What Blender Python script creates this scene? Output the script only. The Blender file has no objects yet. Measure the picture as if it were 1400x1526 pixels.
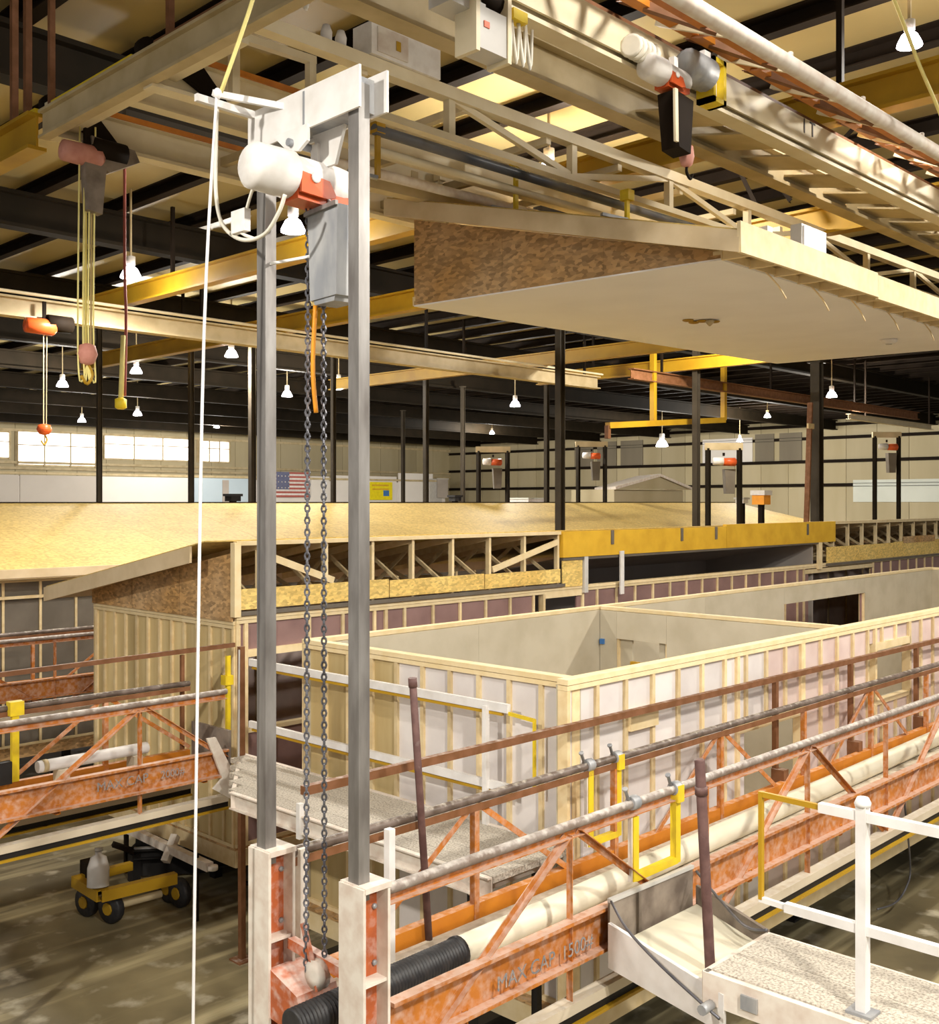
import bpy, bmesh, math, random
from mathutils import Vector, Matrix
random.seed(7)
SC = bpy.context.scene
COL = SC.collection
R = math.radians
V = Vector

# ------------------------------------------------------------------ camera, world, exposure
# World: X runs along the house line to the back right, Y to the back left, floor at z = 0.
FPX, HORIZON, EYE = 1589.0, 748.0, 5.0
HEAD = math.atan(1530 / FPX)                       # heading of the view, measured from +X towards +Y
cam_d = bpy.data.cameras.new('camera')
cam = bpy.data.objects.new('camera', cam_d)
COL.objects.link(cam)
cam_d.sensor_fit = 'HORIZONTAL'
cam_d.sensor_width = 36.0
cam_d.lens = FPX / 1400 * 36.0
cam_d.shift_y = (HORIZON - 763.0) / 1400.0
cam_d.clip_start, cam_d.clip_end = 0.05, 300
cam.location = (0, 0, EYE)
cam.rotation_euler = (R(90), 0, HEAD - R(90))
SC.camera = cam

world = bpy.data.worlds.new('world')
SC.world = world
world.use_nodes = True
world.node_tree.nodes['Background'].inputs[0].default_value = (1.0, 0.97, 0.93, 1)
world.node_tree.nodes['Background'].inputs[1].default_value = 0.30
SC.view_settings.view_transform = 'Standard'
SC.view_settings.look = 'None'
SC.view_settings.gamma = 1
SC.view_settings.use_curve_mapping = False
SC.view_settings.exposure = 0.5
LAMP_W = 850.0
LAMP_COL = (1.0, 0.95, 0.86)

CC, CS = math.cos(HEAD), math.sin(HEAD)
def at(px, py, X=None, Y=None, z=None):
    """the point seen at photo pixel px, py that lies on the plane X=, Y= or z="""
    t = (px - 700) / FPX
    r = (CC + CS * t, CS - CC * t, (HORIZON - py) / FPX)
    k = X / r[0] if X is not None else Y / r[1] if Y is not None else (z - EYE) / r[2]
    return V((r[0] * k, r[1] * k, EYE + r[2] * k))

# ------------------------------------------------------------------ materials
MATS = {}

def mat(n, c, c2=None, sc=5.0, st=(1, 1, 1), rough=.65, metal=0., rnd=.12, th=(.38, .66), dust=0., dcol=(.62, .57, .48),
        bump=0., emit=0., chips=0., ca=(.62, 1.3), spec=.35):
    m = bpy.data.materials.new(n)
    m.use_nodes = True
    t = m.node_tree
    b = t.nodes['Principled BSDF']
    L = t.links.new
    N = lambda k: t.nodes.new('ShaderNode' + k)
    b.inputs['Roughness'].default_value = rough
    b.inputs['Metallic'].default_value = metal
    b.inputs['Specular IOR Level'].default_value = spec
    if emit:
        b.inputs['Emission Color'].default_value = (*c, 1)
        b.inputs['Emission Strength'].default_value = emit
    geo = N('NewGeometry')
    mp = N('Mapping'); mp.inputs['Scale'].default_value = st
    L(geo.outputs['Position'], mp.inputs['Vector'])
    ns = N('TexNoise'); ns.inputs['Scale'].default_value = sc; ns.inputs['Detail'].default_value = 5
    L(mp.outputs[0], ns.inputs['Vector'])
    mr = N('MapRange'); mr.inputs[1].default_value, mr.inputs[2].default_value = th
    L(ns.outputs['Fac'], mr.inputs[0])
    mx = N('Mix'); mx.data_type = 'RGBA'
    mx.inputs[6].default_value = (*c, 1)
    mx.inputs[7].default_value = (*(c2 or tuple(x * .86 for x in c)), 1)
    L(mr.outputs[0], mx.inputs[0])
    out = mx.outputs[2]
    if chips:
        vo = N('TexVoronoi'); vo.inputs['Scale'].default_value = chips
        mp2 = N('Mapping'); mp2.inputs['Rotation'].default_value = (.5, .7, .6); mp2.inputs['Scale'].default_value = (1, 1, 2.2)
        L(geo.outputs['Position'], mp2.inputs['Vector']); L(mp2.outputs[0], vo.inputs['Vector'])
        sp = N('SeparateColor'); L(vo.outputs['Color'], sp.inputs[0])
        hv = N('HueSaturation'); L(out, hv.inputs['Color'])
        m2 = N('MapRange'); m2.inputs[3].default_value, m2.inputs[4].default_value = ca
        L(sp.outputs[0], m2.inputs[0]); L(m2.outputs[0], hv.inputs['Value'])
        out = hv.outputs[0]
    if rnd:
        oi = N('ObjectInfo'); hv = N('HueSaturation'); L(out, hv.inputs['Color'])
        m2 = N('MapRange'); m2.inputs[3].default_value, m2.inputs[4].default_value = 1 - rnd, 1 + rnd
        L(oi.outputs['Random'], m2.inputs[0]); L(m2.outputs[0], hv.inputs['Value'])
        out = hv.outputs[0]
    if dust:                                        # pale plaster dust lying in patches on the paint
        n2 = N('TexNoise'); n2.inputs['Scale'].default_value = 17; n2.inputs['Detail'].default_value = 6
        L(geo.outputs['Position'], n2.inputs['Vector'])
        sx = N('SeparateXYZ'); L(geo.outputs['Normal'], sx.inputs[0])
        ad = N('Math'); ad.operation = 'MULTIPLY_ADD'; ad.inputs[1].default_value = .28; L(sx.outputs[2], ad.inputs[0]); L(n2.outputs['Fac'], ad.inputs[2])
        m3 = N('MapRange'); m3.inputs[1].default_value, m3.inputs[2].default_value = .78 - dust * .55, 1.14 - dust * .5
        L(ad.outputs[0], m3.inputs[0])
        m4 = N('Mix'); m4.data_type = 'RGBA'; L(m3.outputs[0], m4.inputs[0]); L(out, m4.inputs[6]); m4.inputs[7].default_value = (*dcol, 1)
        out = m4.outputs[2]
    L(out, b.inputs['Base Color'])
    if bump:
        bp = N('Bump'); bp.inputs['Strength'].default_value = bump; bp.inputs['Distance'].default_value = .01
        L(ns.outputs['Fac'], bp.inputs['Height']); L(bp.outputs[0], b.inputs['Normal'])
    MATS[n] = m
    return m

mat('lumber', (.66, .50, .27), (.74, .60, .36), sc=9, st=(1, 1, 1), rnd=.2)
mat('plate_lumber', (.76, .62, .38), (.70, .55, .30), sc=7, rnd=.1)
mat('fascia_wood', (.72, .58, .38), (.62, .48, .29), sc=3, rnd=.05)
mat('osb_yellow', (.78, .57, .19), (.70, .47, .13), sc=1.2, chips=18, ca=(.72, 1.2), rnd=.08)
mat('osb_roof', (.58, .42, .14), (.50, .35, .105), sc=.5, chips=18, ca=(.8, 1.14), rnd=.04, spec=.15)
mat('osb_brown', (.44, .25, .09), (.50, .33, .17), sc=1.1, chips=16, rnd=.05, dust=.12, dcol=(.55, .42, .30))
mat('glulam', (.70, .42, .03), (.58, .33, .02), sc=2.5, rnd=.05)
mat('wrap_white', (.70, .655, .63), (.62, .57, .55), sc=3, rnd=.1)
mat('wrap_pink', (.62, .50, .455), (.53, .40, .365), sc=2.5, rnd=.16)
mat('wrap_purple', (.27, .165, .15), (.21, .125, .115), sc=2, rnd=.12)
mat('pine_sheath', (.66, .52, .27), (.54, .40, .18), sc=4, st=(1, 1, .15), rnd=.22)
mat('drywall_tan', (.50, .45, .345), (.43, .38, .28), sc=2.2, rnd=.06)
mat('drywall_white', (.86, .84, .83), (.82, .80, .79), sc=1.2, rnd=0)
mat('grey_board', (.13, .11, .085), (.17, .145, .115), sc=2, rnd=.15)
mat('grey_drywall', (.46, .41, .37), (.40, .35, .31), sc=1, rnd=.05)
mat('cream_paint', (.74, .65, .46), (.66, .56, .37), sc=2.5, rough=.5, rnd=.07)
mat('cream_dull', (.52, .42, .25), (.42, .33, .18), sc=3, rough=.55, rnd=.07)
mat('white_paint', (.78, .76, .74), (.68, .65, .62), sc=6, rough=.5, rnd=.04)
mat('white_dusty', (.72, .66, .58), (.60, .50, .42), sc=9, rough=.7, rnd=.05)
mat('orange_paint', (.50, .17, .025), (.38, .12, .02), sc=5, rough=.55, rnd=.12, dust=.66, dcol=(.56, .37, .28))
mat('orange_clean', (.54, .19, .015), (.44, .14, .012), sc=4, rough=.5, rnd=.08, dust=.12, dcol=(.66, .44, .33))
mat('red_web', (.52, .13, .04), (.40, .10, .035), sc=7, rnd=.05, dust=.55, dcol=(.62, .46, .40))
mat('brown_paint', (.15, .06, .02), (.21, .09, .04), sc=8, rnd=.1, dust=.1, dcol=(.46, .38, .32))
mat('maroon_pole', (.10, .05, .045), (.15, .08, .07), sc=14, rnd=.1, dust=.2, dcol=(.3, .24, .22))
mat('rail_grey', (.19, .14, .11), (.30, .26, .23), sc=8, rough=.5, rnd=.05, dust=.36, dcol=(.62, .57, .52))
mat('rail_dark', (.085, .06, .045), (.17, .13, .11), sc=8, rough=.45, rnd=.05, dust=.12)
mat('steel_post', (.33, .315, .30), (.15, .135, .125), sc=9, st=(1, 1, .22), rough=.42, metal=.55, rnd=.05, th=(.3, .7))
mat('galvanised', (.42, .42, .42), (.27, .28, .30), sc=8, st=(1, 1, .35), rough=.5, metal=.3, rnd=.05, th=(.35, .62))
mat('chain_steel', (.20, .20, .22), (.12, .12, .14), rough=.4, metal=.6)
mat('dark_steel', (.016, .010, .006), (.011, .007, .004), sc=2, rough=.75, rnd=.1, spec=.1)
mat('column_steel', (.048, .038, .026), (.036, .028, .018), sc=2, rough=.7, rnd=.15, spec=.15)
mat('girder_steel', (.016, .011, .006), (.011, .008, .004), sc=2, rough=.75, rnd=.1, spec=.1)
mat('black_metal', (.012, .010, .009), rough=.6)
mat('rubber_black', (.02, .02, .022), (.035, .033, .033), sc=20, rough=.5)
mat('yellow_beam', (.46, .27, .014), (.37, .205, .01), sc=1.6, rough=.45, rnd=.05)
mat('yellow_paint', (.78, .58, .02), (.68, .48, .03), sc=10, rough=.45, rnd=.04)
mat('hoist_red', (.62, .10, .02), (.5, .08, .02), sc=9, rough=.4)
mat('pink_paint', (.60, .28, .22), (.5, .2, .15), sc=9)
mat('hoist_white', (.80, .77, .74), (.72, .68, .64), sc=12, rough=.45)
mat('ceiling_film', (.34, .27, .125), (.28, .215, .09), sc=.35, rough=.5, rnd=.08)
mat('wall_khaki', (.44, .375, .24), (.38, .32, .19), sc=.6, st=(1, 1, .2), rnd=.1)
mat('wall_dark', (.20, .17, .12), (.16, .135, .095), sc=.6, st=(1, 1, .2), rnd=.1)
mat('office_white', (.78, .74, .70), (.74, .70, .66), sc=.5, rnd=.05)
mat('office_grey', (.50, .46, .42), (.46, .42, .38), sc=.5, rnd=.05)
mat('office_blue', (.50, .60, .68), (.46, .56, .64), sc=.5, rnd=.05)
mat('mint_white', (.66, .69, .62), (.60, .63, .56), sc=.5, rnd=.05)
mat('day_glass', (1., .97, .98), emit=1.6, rnd=0)
mat('lamp_glow', (1., .93, 1.), emit=9, rnd=0)
mat('deck_plank', (.58, .50, .38), (.44, .36, .26), sc=4, st=(.25, 1, 1), rnd=.12, dust=.3, dcol=(.66, .6, .5))
mat('deck_speckle', (.54, .49, .41), (.29, .25, .205), sc=60, rnd=.08, th=(.44, .62))
mat('dirty_plate', (.25, .205, .165), (.13, .10, .08), sc=5, rough=.6, th=(.4, .66))
mat('tube_cream', (.74, .70, .56), (.68, .63, .48), sc=3, rough=.45, rnd=0)
mat('tube_blue_black', (.035, .045, .07), (.12, .12, .13), sc=1.3, rough=.4)
mat('cable_cream', (.74, .70, .60), rough=.5)
mat('rope_white', (.82, .80, .80), rough=.6)
mat('rope_yellow', (.80, .70, .26), rough=.6)
mat('cord_red', (.36, .09, .07), rough=.6)
mat('paint_black', (.06, .05, .05), rough=.7)
mat('paint_grey', (.20, .20, .21), (.36, .27, .22), sc=30, rough=.7, th=(.45, .6))
mat('flag_red', (.45, .12, .10), rough=.8)
mat('flag_white', (.74, .68, .66), rough=.8)
mat('flag_blue', (.14, .15, .25), rough=.8)
mat('sign_yellow', (.80, .66, .01), rough=.5)
mat('sign_blue', (.06, .20, .50), rough=.5)
mat('orange_plastic', (.85, .33, .02), rough=.4)
mat('panel_grey', (.55, .53, .50), (.5, .48, .45), rough=.4)

def floor_material():
    m = mat('concrete', (.28, .23, .125), (.11, .09, .05), sc=.55, rough=.55, rnd=0, th=(.36, .66), bump=.05)
    t = m.node_tree; L = t.links.new; N = lambda k: t.nodes.new('ShaderNode' + k)
    b = t.nodes['Principled BSDF']
    old = b.inputs['Base Color'].links[0].from_socket
    g = N('NewGeometry'); mp = N('Mapping'); mp.inputs['Scale'].default_value = (.22, 2.4, 1)
    L(g.outputs['Position'], mp.inputs['Vector'])
    n = N('TexNoise'); n.inputs['Scale'].default_value = 1.3; n.inputs['Detail'].default_value = 7; L(mp.outputs[0], n.inputs['Vector'])
    r = N('MapRange'); r.inputs[1].default_value, r.inputs[2].default_value = .50, .72; L(n.outputs['Fac'], r.inputs[0])
    x = N('Mix'); x.data_type = 'RGBA'; L(r.outputs[0], x.inputs[0]); L(old, x.inputs[6]); x.inputs[7].default_value = (.56, .48, .28, 1)
    n2 = N('TexNoise'); n2.inputs['Scale'].default_value = 2.6; n2.inputs['Detail'].default_value = 9; L(g.outputs['Position'], n2.inputs['Vector'])
    r2 = N('MapRange'); r2.inputs[1].default_value, r2.inputs[2].default_value = .56, .70; L(n2.outputs['Fac'], r2.inputs[0])
    x2 = N('Mix'); x2.data_type = 'RGBA'; L(r2.outputs[0], x2.inputs[0]); L(x.outputs[2], x2.inputs[6]); x2.inputs[7].default_value = (.48, .43, .31, 1)
    L(x2.outputs[2], b.inputs['Base Color'])
floor_material()

# ------------------------------------------------------------------ helpers
W = {}
ROOTS = []
def place(o, parent, M):
    COL.objects.link(o)
    if parent is not None:
        o.parent = parent
        o.matrix_parent_inverse = W[parent.name].inverted()
    o.matrix_basis = M
    W[o.name] = M.copy()
    return o
def thing(name, label, cat, loc, group=None):
    o = bpy.data.objects.new(name, None)
    o.empty_display_size = .2
    place(o, None, Matrix.Translation(V(loc)))
    return tag(o, label, cat, group)
def tag(o, label, cat, group=None):
    o['label'] = label; o['category'] = cat
    if group: o['group'] = group
    return o
def struct(o):
    o['kind'] = 'structure'
    return o

def sec(kind):
    if kind == 'box': return [(-.5, -.5), (.5, -.5), (.5, .5), (-.5, .5)]
    if kind == 'tube': return [(.5 * math.cos(a * math.pi / 5), .5 * math.sin(a * math.pi / 5)) for a in range(10)]
    if kind == 'ibeam':
        f, w = .40, .06
        return [(-.5, -.5), (.5, -.5), (.5, -f), (w, -f), (w, f), (.5, f), (.5, .5), (-.5, .5), (-.5, f), (-w, f), (-w, -f), (-.5, -f)]
    if kind == 'chan':      # web on the -x side, flanges towards +x
        return [(-.5, -.5), (.5, -.5), (.5, -.42), (-.34, -.42), (-.34, .42), (.5, .42), (.5, .5), (-.5, .5)]
    if kind == 'angle':
        return [(-.5, -.5), (.5, -.5), (.5, -.36), (-.36, -.36), (-.36, .5), (-.5, .5)]
UNIT = {}
def unit(kind, m):
    k = (kind, m)
    if k not in UNIT:
        me = bpy.data.meshes.new(kind + '_' + m)
        s = sec(kind); n = len(s)
        vs = [(x, y, z) for z in (0, 1) for x, y in s]
        fs = [(i, (i + 1) % n, n + (i + 1) % n, n + i) for i in range(n)] + [tuple(range(n - 1, -1, -1)), tuple(range(n, 2 * n))]
        me.from_pydata(vs, [], fs); me.materials.append(MATS[m])
        if kind == 'tube':
            me.polygons.foreach_set('use_smooth', [True] * n + [False, False])
        UNIT[k] = me
    return UNIT[k]
def frame(p0, p1, up=(0, 0, 1)):
    z = V(p1) - V(p0); L = z.length; z.normalize()
    u = V(up); u = u - z * u.dot(z)
    if u.length < 1e-4: u = V((1, 0, 0)) if abs(z.x) < .9 else V((0, 1, 0)); u = u - z * u.dot(z)
    u.normalize(); x = u.cross(z)
    return Matrix((x, u, z)).transposed().to_4x4(), L
def M(name, kind, m, p0, p1, w, h, parent=None, up=(0, 0, 1)):
    """a straight member of section kind from p0 to p1: w across, h along up; negative w flips a channel"""
    F, L = frame(p0, p1, up)
    X = Matrix.Translation(V(p0)) @ F @ Matrix.Diagonal((w, h, L, 1))
    return place(bpy.data.objects.new(name, unit(kind, m)), parent, X)
def box(name, m, c0, c1, parent=None):
    """an upright box between two corners"""
    a, b = V(c0), V(c1)
    mid = (a + b) / 2
    X = Matrix.Translation((mid.x, mid.y, min(a.z, b.z))) @ Matrix.Diagonal((abs(b.x - a.x), abs(b.y - a.y), abs(b.z - a.z), 1))
    return place(bpy.data.objects.new(name, unit('box', m)), parent, X)
def mesh(name, m, vs, fs, parent=None, smooth=False, at_=None):
    me = bpy.data.meshes.new(name)
    o_ = V(at_) if at_ is not None else (W[parent.name].translation if parent is not None else V((0, 0, 0)))
    me.from_pydata([V(v) - o_ for v in vs], [], fs)
    me.materials.append(MATS[m])
    bm = bmesh.new(); bm.from_mesh(me); bmesh.ops.recalc_face_normals(bm, faces=bm.faces); bm.to_mesh(me); bm.free()
    if smooth:
        me.polygons.foreach_set('use_smooth', [True] * len(me.polygons))
    return place(bpy.data.objects.new(name, me), parent, Matrix.Translation(o_))
def slab(name, m, poly, vec, parent=None):
    """a flat polygon given thickness vec"""
    n = len(poly); v = V(vec)
    vs = [V(p) for p in poly] + [V(p) + v for p in poly]
    fs = [tuple(range(n))[::-1], tuple(range(n, 2 * n))] + [(i, (i + 1) % n, n + (i + 1) % n, n + i) for i in range(n)]
    return mesh(name, m, vs, fs, parent)
def boxes(name, m, lst, parent=None):
    vs, fs = [], []
    for a, b in lst:
        k = len(vs)
        vs += [(x, y, z) for z in (a[2], b[2]) for x, y in ((a[0], a[1]), (b[0], a[1]), (b[0], b[1]), (a[0], b[1]))]
        fs += [tuple(k + i for i in f) for f in ((0, 3, 2, 1), (4, 5, 6, 7), (0, 1, 5, 4), (1, 2, 6, 5), (2, 3, 7, 6), (3, 0, 4, 7))]
    return mesh(name, m, vs, fs, parent)
def lathe(name, m, prof, p0, axis=(0, 0, 1), parent=None, n=16):
    F, _ = frame((0, 0, 0), axis)
    vs = []; fs = []
    for r, z in prof:
        vs += [V(p0) + F.to_3x3() @ V((r * math.cos(2 * math.pi * i / n), r * math.sin(2 * math.pi * i / n), z)) for i in range(n)]
    for j in range(len(prof) - 1):
        fs += [(j * n + i, j * n + (i + 1) % n, (j + 1) * n + (i + 1) % n, (j + 1) * n + i) for i in range(n)]
    fs += [tuple(range(n)), tuple(range((len(prof) - 1) * n, len(prof) * n))]
    o = mesh(name, m, vs, fs, parent)
    o.data.polygons.foreach_set('use_smooth', [len(p.vertices) == 4 for p in o.data.polygons])
    return o
def smooth_path(pts, sub=6):
    P = [V(p) for p in pts]; out = []
    for i in range(len(P) - 1):
        a, b, c, d = P[max(i - 1, 0)], P[i], P[i + 1], P[min(i + 2, len(P) - 1)]
        for k in range(sub):
            t = k / sub
            out.append(.5 * ((2 * b) + (c - a) * t + (2 * a - 5 * b + 4 * c - d) * t * t + (3 * b - a - 3 * c + d) * t ** 3))
    return out + [P[-1]]
def cable(name, m, pts, r, parent=None, sub=6, n=6):
    P = smooth_path(pts, sub) if sub > 1 else [V(p) for p in pts]
    vs, fs = [], []
    up = V((.3, .5, .81))
    for i, p in enumerate(P):
        d = (P[min(i + 1, len(P) - 1)] - P[max(i - 1, 0)])
        F, _ = frame((0, 0, 0), d, up)
        vs += [p + F.to_3x3() @ V((r * math.cos(2 * math.pi * k / n), r * math.sin(2 * math.pi * k / n), 0)) for k in range(n)]
    for j in range(len(P) - 1):
        fs += [(j * n + i, j * n + (i + 1) % n, (j + 1) * n + (i + 1) % n, (j + 1) * n + i) for i in range(n)]
    fs += [tuple(range(n)), tuple(range((len(P) - 1) * n, len(P) * n))]
    return mesh(name, m, vs, fs, parent, True)
def chain(name, m, p0, p1, link, r, parent=None):
    """a real chain: oval links, each turned a quarter against the last"""
    p0, p1 = V(p0), V(p1); L = (p1 - p0).length; n = max(2, int(L / (link * .78))); d = (p1 - p0) / n
    F, _ = frame(p0, p1, (0, 1, 0)); F = F.to_3x3(); vs, fs = [], []
    for k in range(n):
        c = p0 + d * (k + .5); rot = Matrix.Rotation(R(45 + 90 * (k % 2)), 3, 'Z'); b = len(vs); seg, q = 8, 4
        for i in range(seg):
            a = 2 * math.pi * i / seg
            for j in range(q):
                e = 2 * math.pi * j / q
                x = (link * .3 + r * math.cos(e)) * math.cos(a); z = (link * .5 + r * math.cos(e)) * math.sin(a)
                vs.append(c + F @ (rot @ V((x, r * math.sin(e), z))))
        for i in range(seg):
            for j in range(q):
                fs.append((b + i * q + j, b + ((i + 1) % seg) * q + j, b + ((i + 1) % seg) * q + (j + 1) % q, b + i * q + (j + 1) % q))
    o = mesh(name, m, vs, fs, parent)
    return o
def text(name, m, s, p, xdir, ydir, size, parent):
    cu = bpy.data.curves.new(name, 'FONT'); cu.body = s; cu.size = size; cu.extrude = .0015
    tmp = bpy.data.objects.new('tmp', cu); COL.objects.link(tmp)
    me = bpy.data.meshes.new_from_object(tmp.evaluated_get(bpy.context.evaluated_depsgraph_get()))
    bpy.data.objects.remove(tmp); me.materials.clear(); me.materials.append(MATS[m])
    x = V(xdir).normalized(); z = x.cross(V(ydir)).normalized(); y = z.cross(x)
    return place(bpy.data.objects.new(name, me), parent, Matrix.Translation(V(p)) @ Matrix((x, y, z)).transposed().to_4x4())
def kids(o): return [c for c in bpy.data.objects if c.parent == o]
def dup(root, off, label, rot=0.0, group=None):
    r = root.copy(); COL.objects.link(r)
    r.matrix_basis = Matrix.Translation(W[root.name].translation + V(off)) @ Matrix.Rotation(rot, 4, 'Z')
    W[r.name] = r.matrix_basis.copy(); r['label'] = label
    if group: r['group'] = group
    for c in kids(root):
        k = c.copy(); COL.objects.link(k); k.parent = r; W[k.name] = W[c.name]
        for g in kids(c):
            q = g.copy(); COL.objects.link(q); q.parent = k
    return r

# ------------------------------------------------------------------ setting: floor, ceiling, walls
WX, WY, CEIL = 66.0, 66.0, 10.5
fl = struct(box('floor', 'concrete', (-9, -9, -.2), (WX, WY, 0)))
for k, y in enumerate((8.2, 15.4, 16.9)):
    box('floor_joint', 'black_metal', (-9, y, 0), (WX, y + .012, .002), fl)
ceil = struct(box('ceiling', 'ceiling_film', (-5, -5, CEIL + .05), (WX, WY, CEIL + .2)))
px0, step = .55, 1.5
xs = [px0 - 4.5 + step * k for k in range(47)]
for a, b in zip(xs, xs[1:]):
    box('ceiling_panel', 'ceiling_film', (a + .01, -5, CEIL), (min(b - .01, WX), WY, CEIL + .06), ceil)
for a in xs:
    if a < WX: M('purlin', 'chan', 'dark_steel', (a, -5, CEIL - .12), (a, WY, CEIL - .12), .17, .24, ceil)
GY = [11.8 + 6.3 * k for k in range(9)]
for y in GY:
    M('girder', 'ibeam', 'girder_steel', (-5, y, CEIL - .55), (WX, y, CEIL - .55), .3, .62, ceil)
    for k in range(9):
        M('flange_brace', 'angle', 'girder_steel', (5.05 + 6 * k, y + .05, CEIL - .8), (5.05 + 6 * k, y + .75, CEIL - .2), .05, .05, ceil)
wb = struct(box('wall_back', 'wall_khaki', (-9, WY, 0), (WX, WY + .3, CEIL + .2)))
for z in (7.1, 7.45, 9.45): M('wall_girt', 'chan', 'cream_dull', (10, WY - .12, z), (WX, WY - .12, z), .12, .16, wb)
for k in range(22): box('wall_panel', 'wall_khaki', (2 * k + 22, WY - .04, 0), (2 * k + 23.96, WY, CEIL), wb)
wr = struct(box('wall_right', 'wall_khaki', (WX, -9, 0), (WX + .3, WY + .3, CEIL + .2)))
for z in (6.1, 7.64, 9.15, 10.0): M('wall_girt', 'chan', 'dark_steel', (WX - .15, 8, z), (WX - .15, WY, z), .14, .2, wr)
for k in range(30): box('wall_panel', 'wall_khaki', (WX - .05, 6 + 2 * k, 0), (WX, 7.97 + 2 * k, CEIL), wr)
for k, (y0, y1) in enumerate(((33.0, 34.6), (35.0, 36.4), (45.6, 47.6), (48, 49.8), (50.2, 52))):
    box('dark_panel', 'wall_dark', (WX - .12, y0, 7.75), (WX - .05, y1, 9.6), wr)
box('pale_panel', 'mint_white', (WX - .12, 18, 5.0), (WX - .05, 29.5, 6.4), wr)
box('pale_panel', 'office_white', (WX - .12, 36.6, 7.75), (WX - .05, 40.5, 9.4), wr)
# windows in the back wall, lit by the day outside
for k, (x0, x1, z0, z1) in enumerate(((20.5, 27.6, 7.75, 9.25), (28.1, 33.2, 7.35, 9.35), (33.8, 40.2, 7.9, 9.35), (40.9, 43.4, 7.9, 9.3))):
    w = struct(box('window_%d' % (k + 1), 'cream_dull', (x0 - .12, WY - .10, z0 - .12), (x1 + .12, WY - .04, z1 + .12)))
    n = 3
    for i in range(n):
        a = x0 + (x1 - x0) * i / n; b = x0 + (x1 - x0) * (i + 1) / n
        box('window_pane', 'day_glass', (a + .03, WY - .13, z0), (b - .03, WY - .09, z1), w)
    for i in range(n + 1):
        a = x0 + (x1 - x0) * i / n; box('mullion', 'cream_dull', (a - .04, WY - .18, z0 - .1), (a + .04, WY - .1, z1 + .1), w)
    M('transom', 'box', 'cream_dull', (x0, WY - .15, (z0 + z1) / 2 + .2), (x1, WY - .15, (z0 + z1) / 2 + .2), .06, .06, w)
# office partition in front of the back wall
YO = 63.0
op = struct(box('wall_office', 'office_white', (12, YO, 0), (62.5, YO + .2, 6.55)))
def opan(m, a, b, top): box('partition_panel', m, (a, YO - .08, 0), (b, YO, top), op)
opan('office_grey', 20, 26.9, 6.6); opan('office_grey', 27.0, 31.9, 6.6); opan('office_white', 32.0, 38.3, 6.6)
opan('office_blue', 38.7, 43.1, 6.62); opan('office_white', 44.8, 50.2, 6.9); opan('office_white', 50.6, 57, 7.0); opan('office_white', 57.2, 61, 7.3)
M('partition_cap', 'box', 'cream_dull', (12, YO - .02, 6.72), (62.5, YO - .02, 6.72), .3, .14, op)
box('door_panel', 'panel_grey', (60.6, YO - .14, 4.9), (62, YO - .08, 6.9), op)
d1 = struct(box('door_1', 'grey_drywall', (40.9, YO - .12, 4.6), (41.4, YO - .08, 6.5)))
# columns between the house rows, each down to the floor
def column(px, Y, w, label):
    p = at(px, 700, Y=Y)
    t = thing('steel_column', label, 'column', (p.x, p.y, 0), 'steel columns of the hall')
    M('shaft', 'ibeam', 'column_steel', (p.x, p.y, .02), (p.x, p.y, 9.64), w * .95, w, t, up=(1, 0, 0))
    box('base_plate', 'column_steel', (p.x - w * .8, p.y - w * .8, 0), (p.x + w * .8, p.y + w * .8, .03), t)
    box('cap_plate', 'column_steel', (p.x - w * .7, p.y - w * .7, 9.62), (p.x + w * .7, p.y + w * .7, 9.66), t)
column(1218, 16.3, .33, 'thickest dark steel column, in front of the far right wall')
column(1038, 16.3, .17, 'dark steel column right of the small white roof far back')
column(835, 16.3, .18, 'dark steel column beside the end of the yellow beam')
column(815, 24.6, .15, 'slim dark column just left of the thicker one by the yellow beam')
column(635, 24.6, .14, 'slim dark column right of the yellow wall sign')
column(497, 24.6, .12, 'slim dark column between the flag and the yellow sign')
column(376, 24.6, .16, 'dark column at the right end of the pale blue partition')
column(285, 24.6, .12, 'dark column at the left end of the pale blue partition')
column(148, 24.6, .11, 'dark column between grey and white office partitions on the left')
column(601, 40, .16, 'short far column right beside the yellow sign')
column(690, 30, .14, 'thin far post in front of the tan wall corner')

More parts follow.
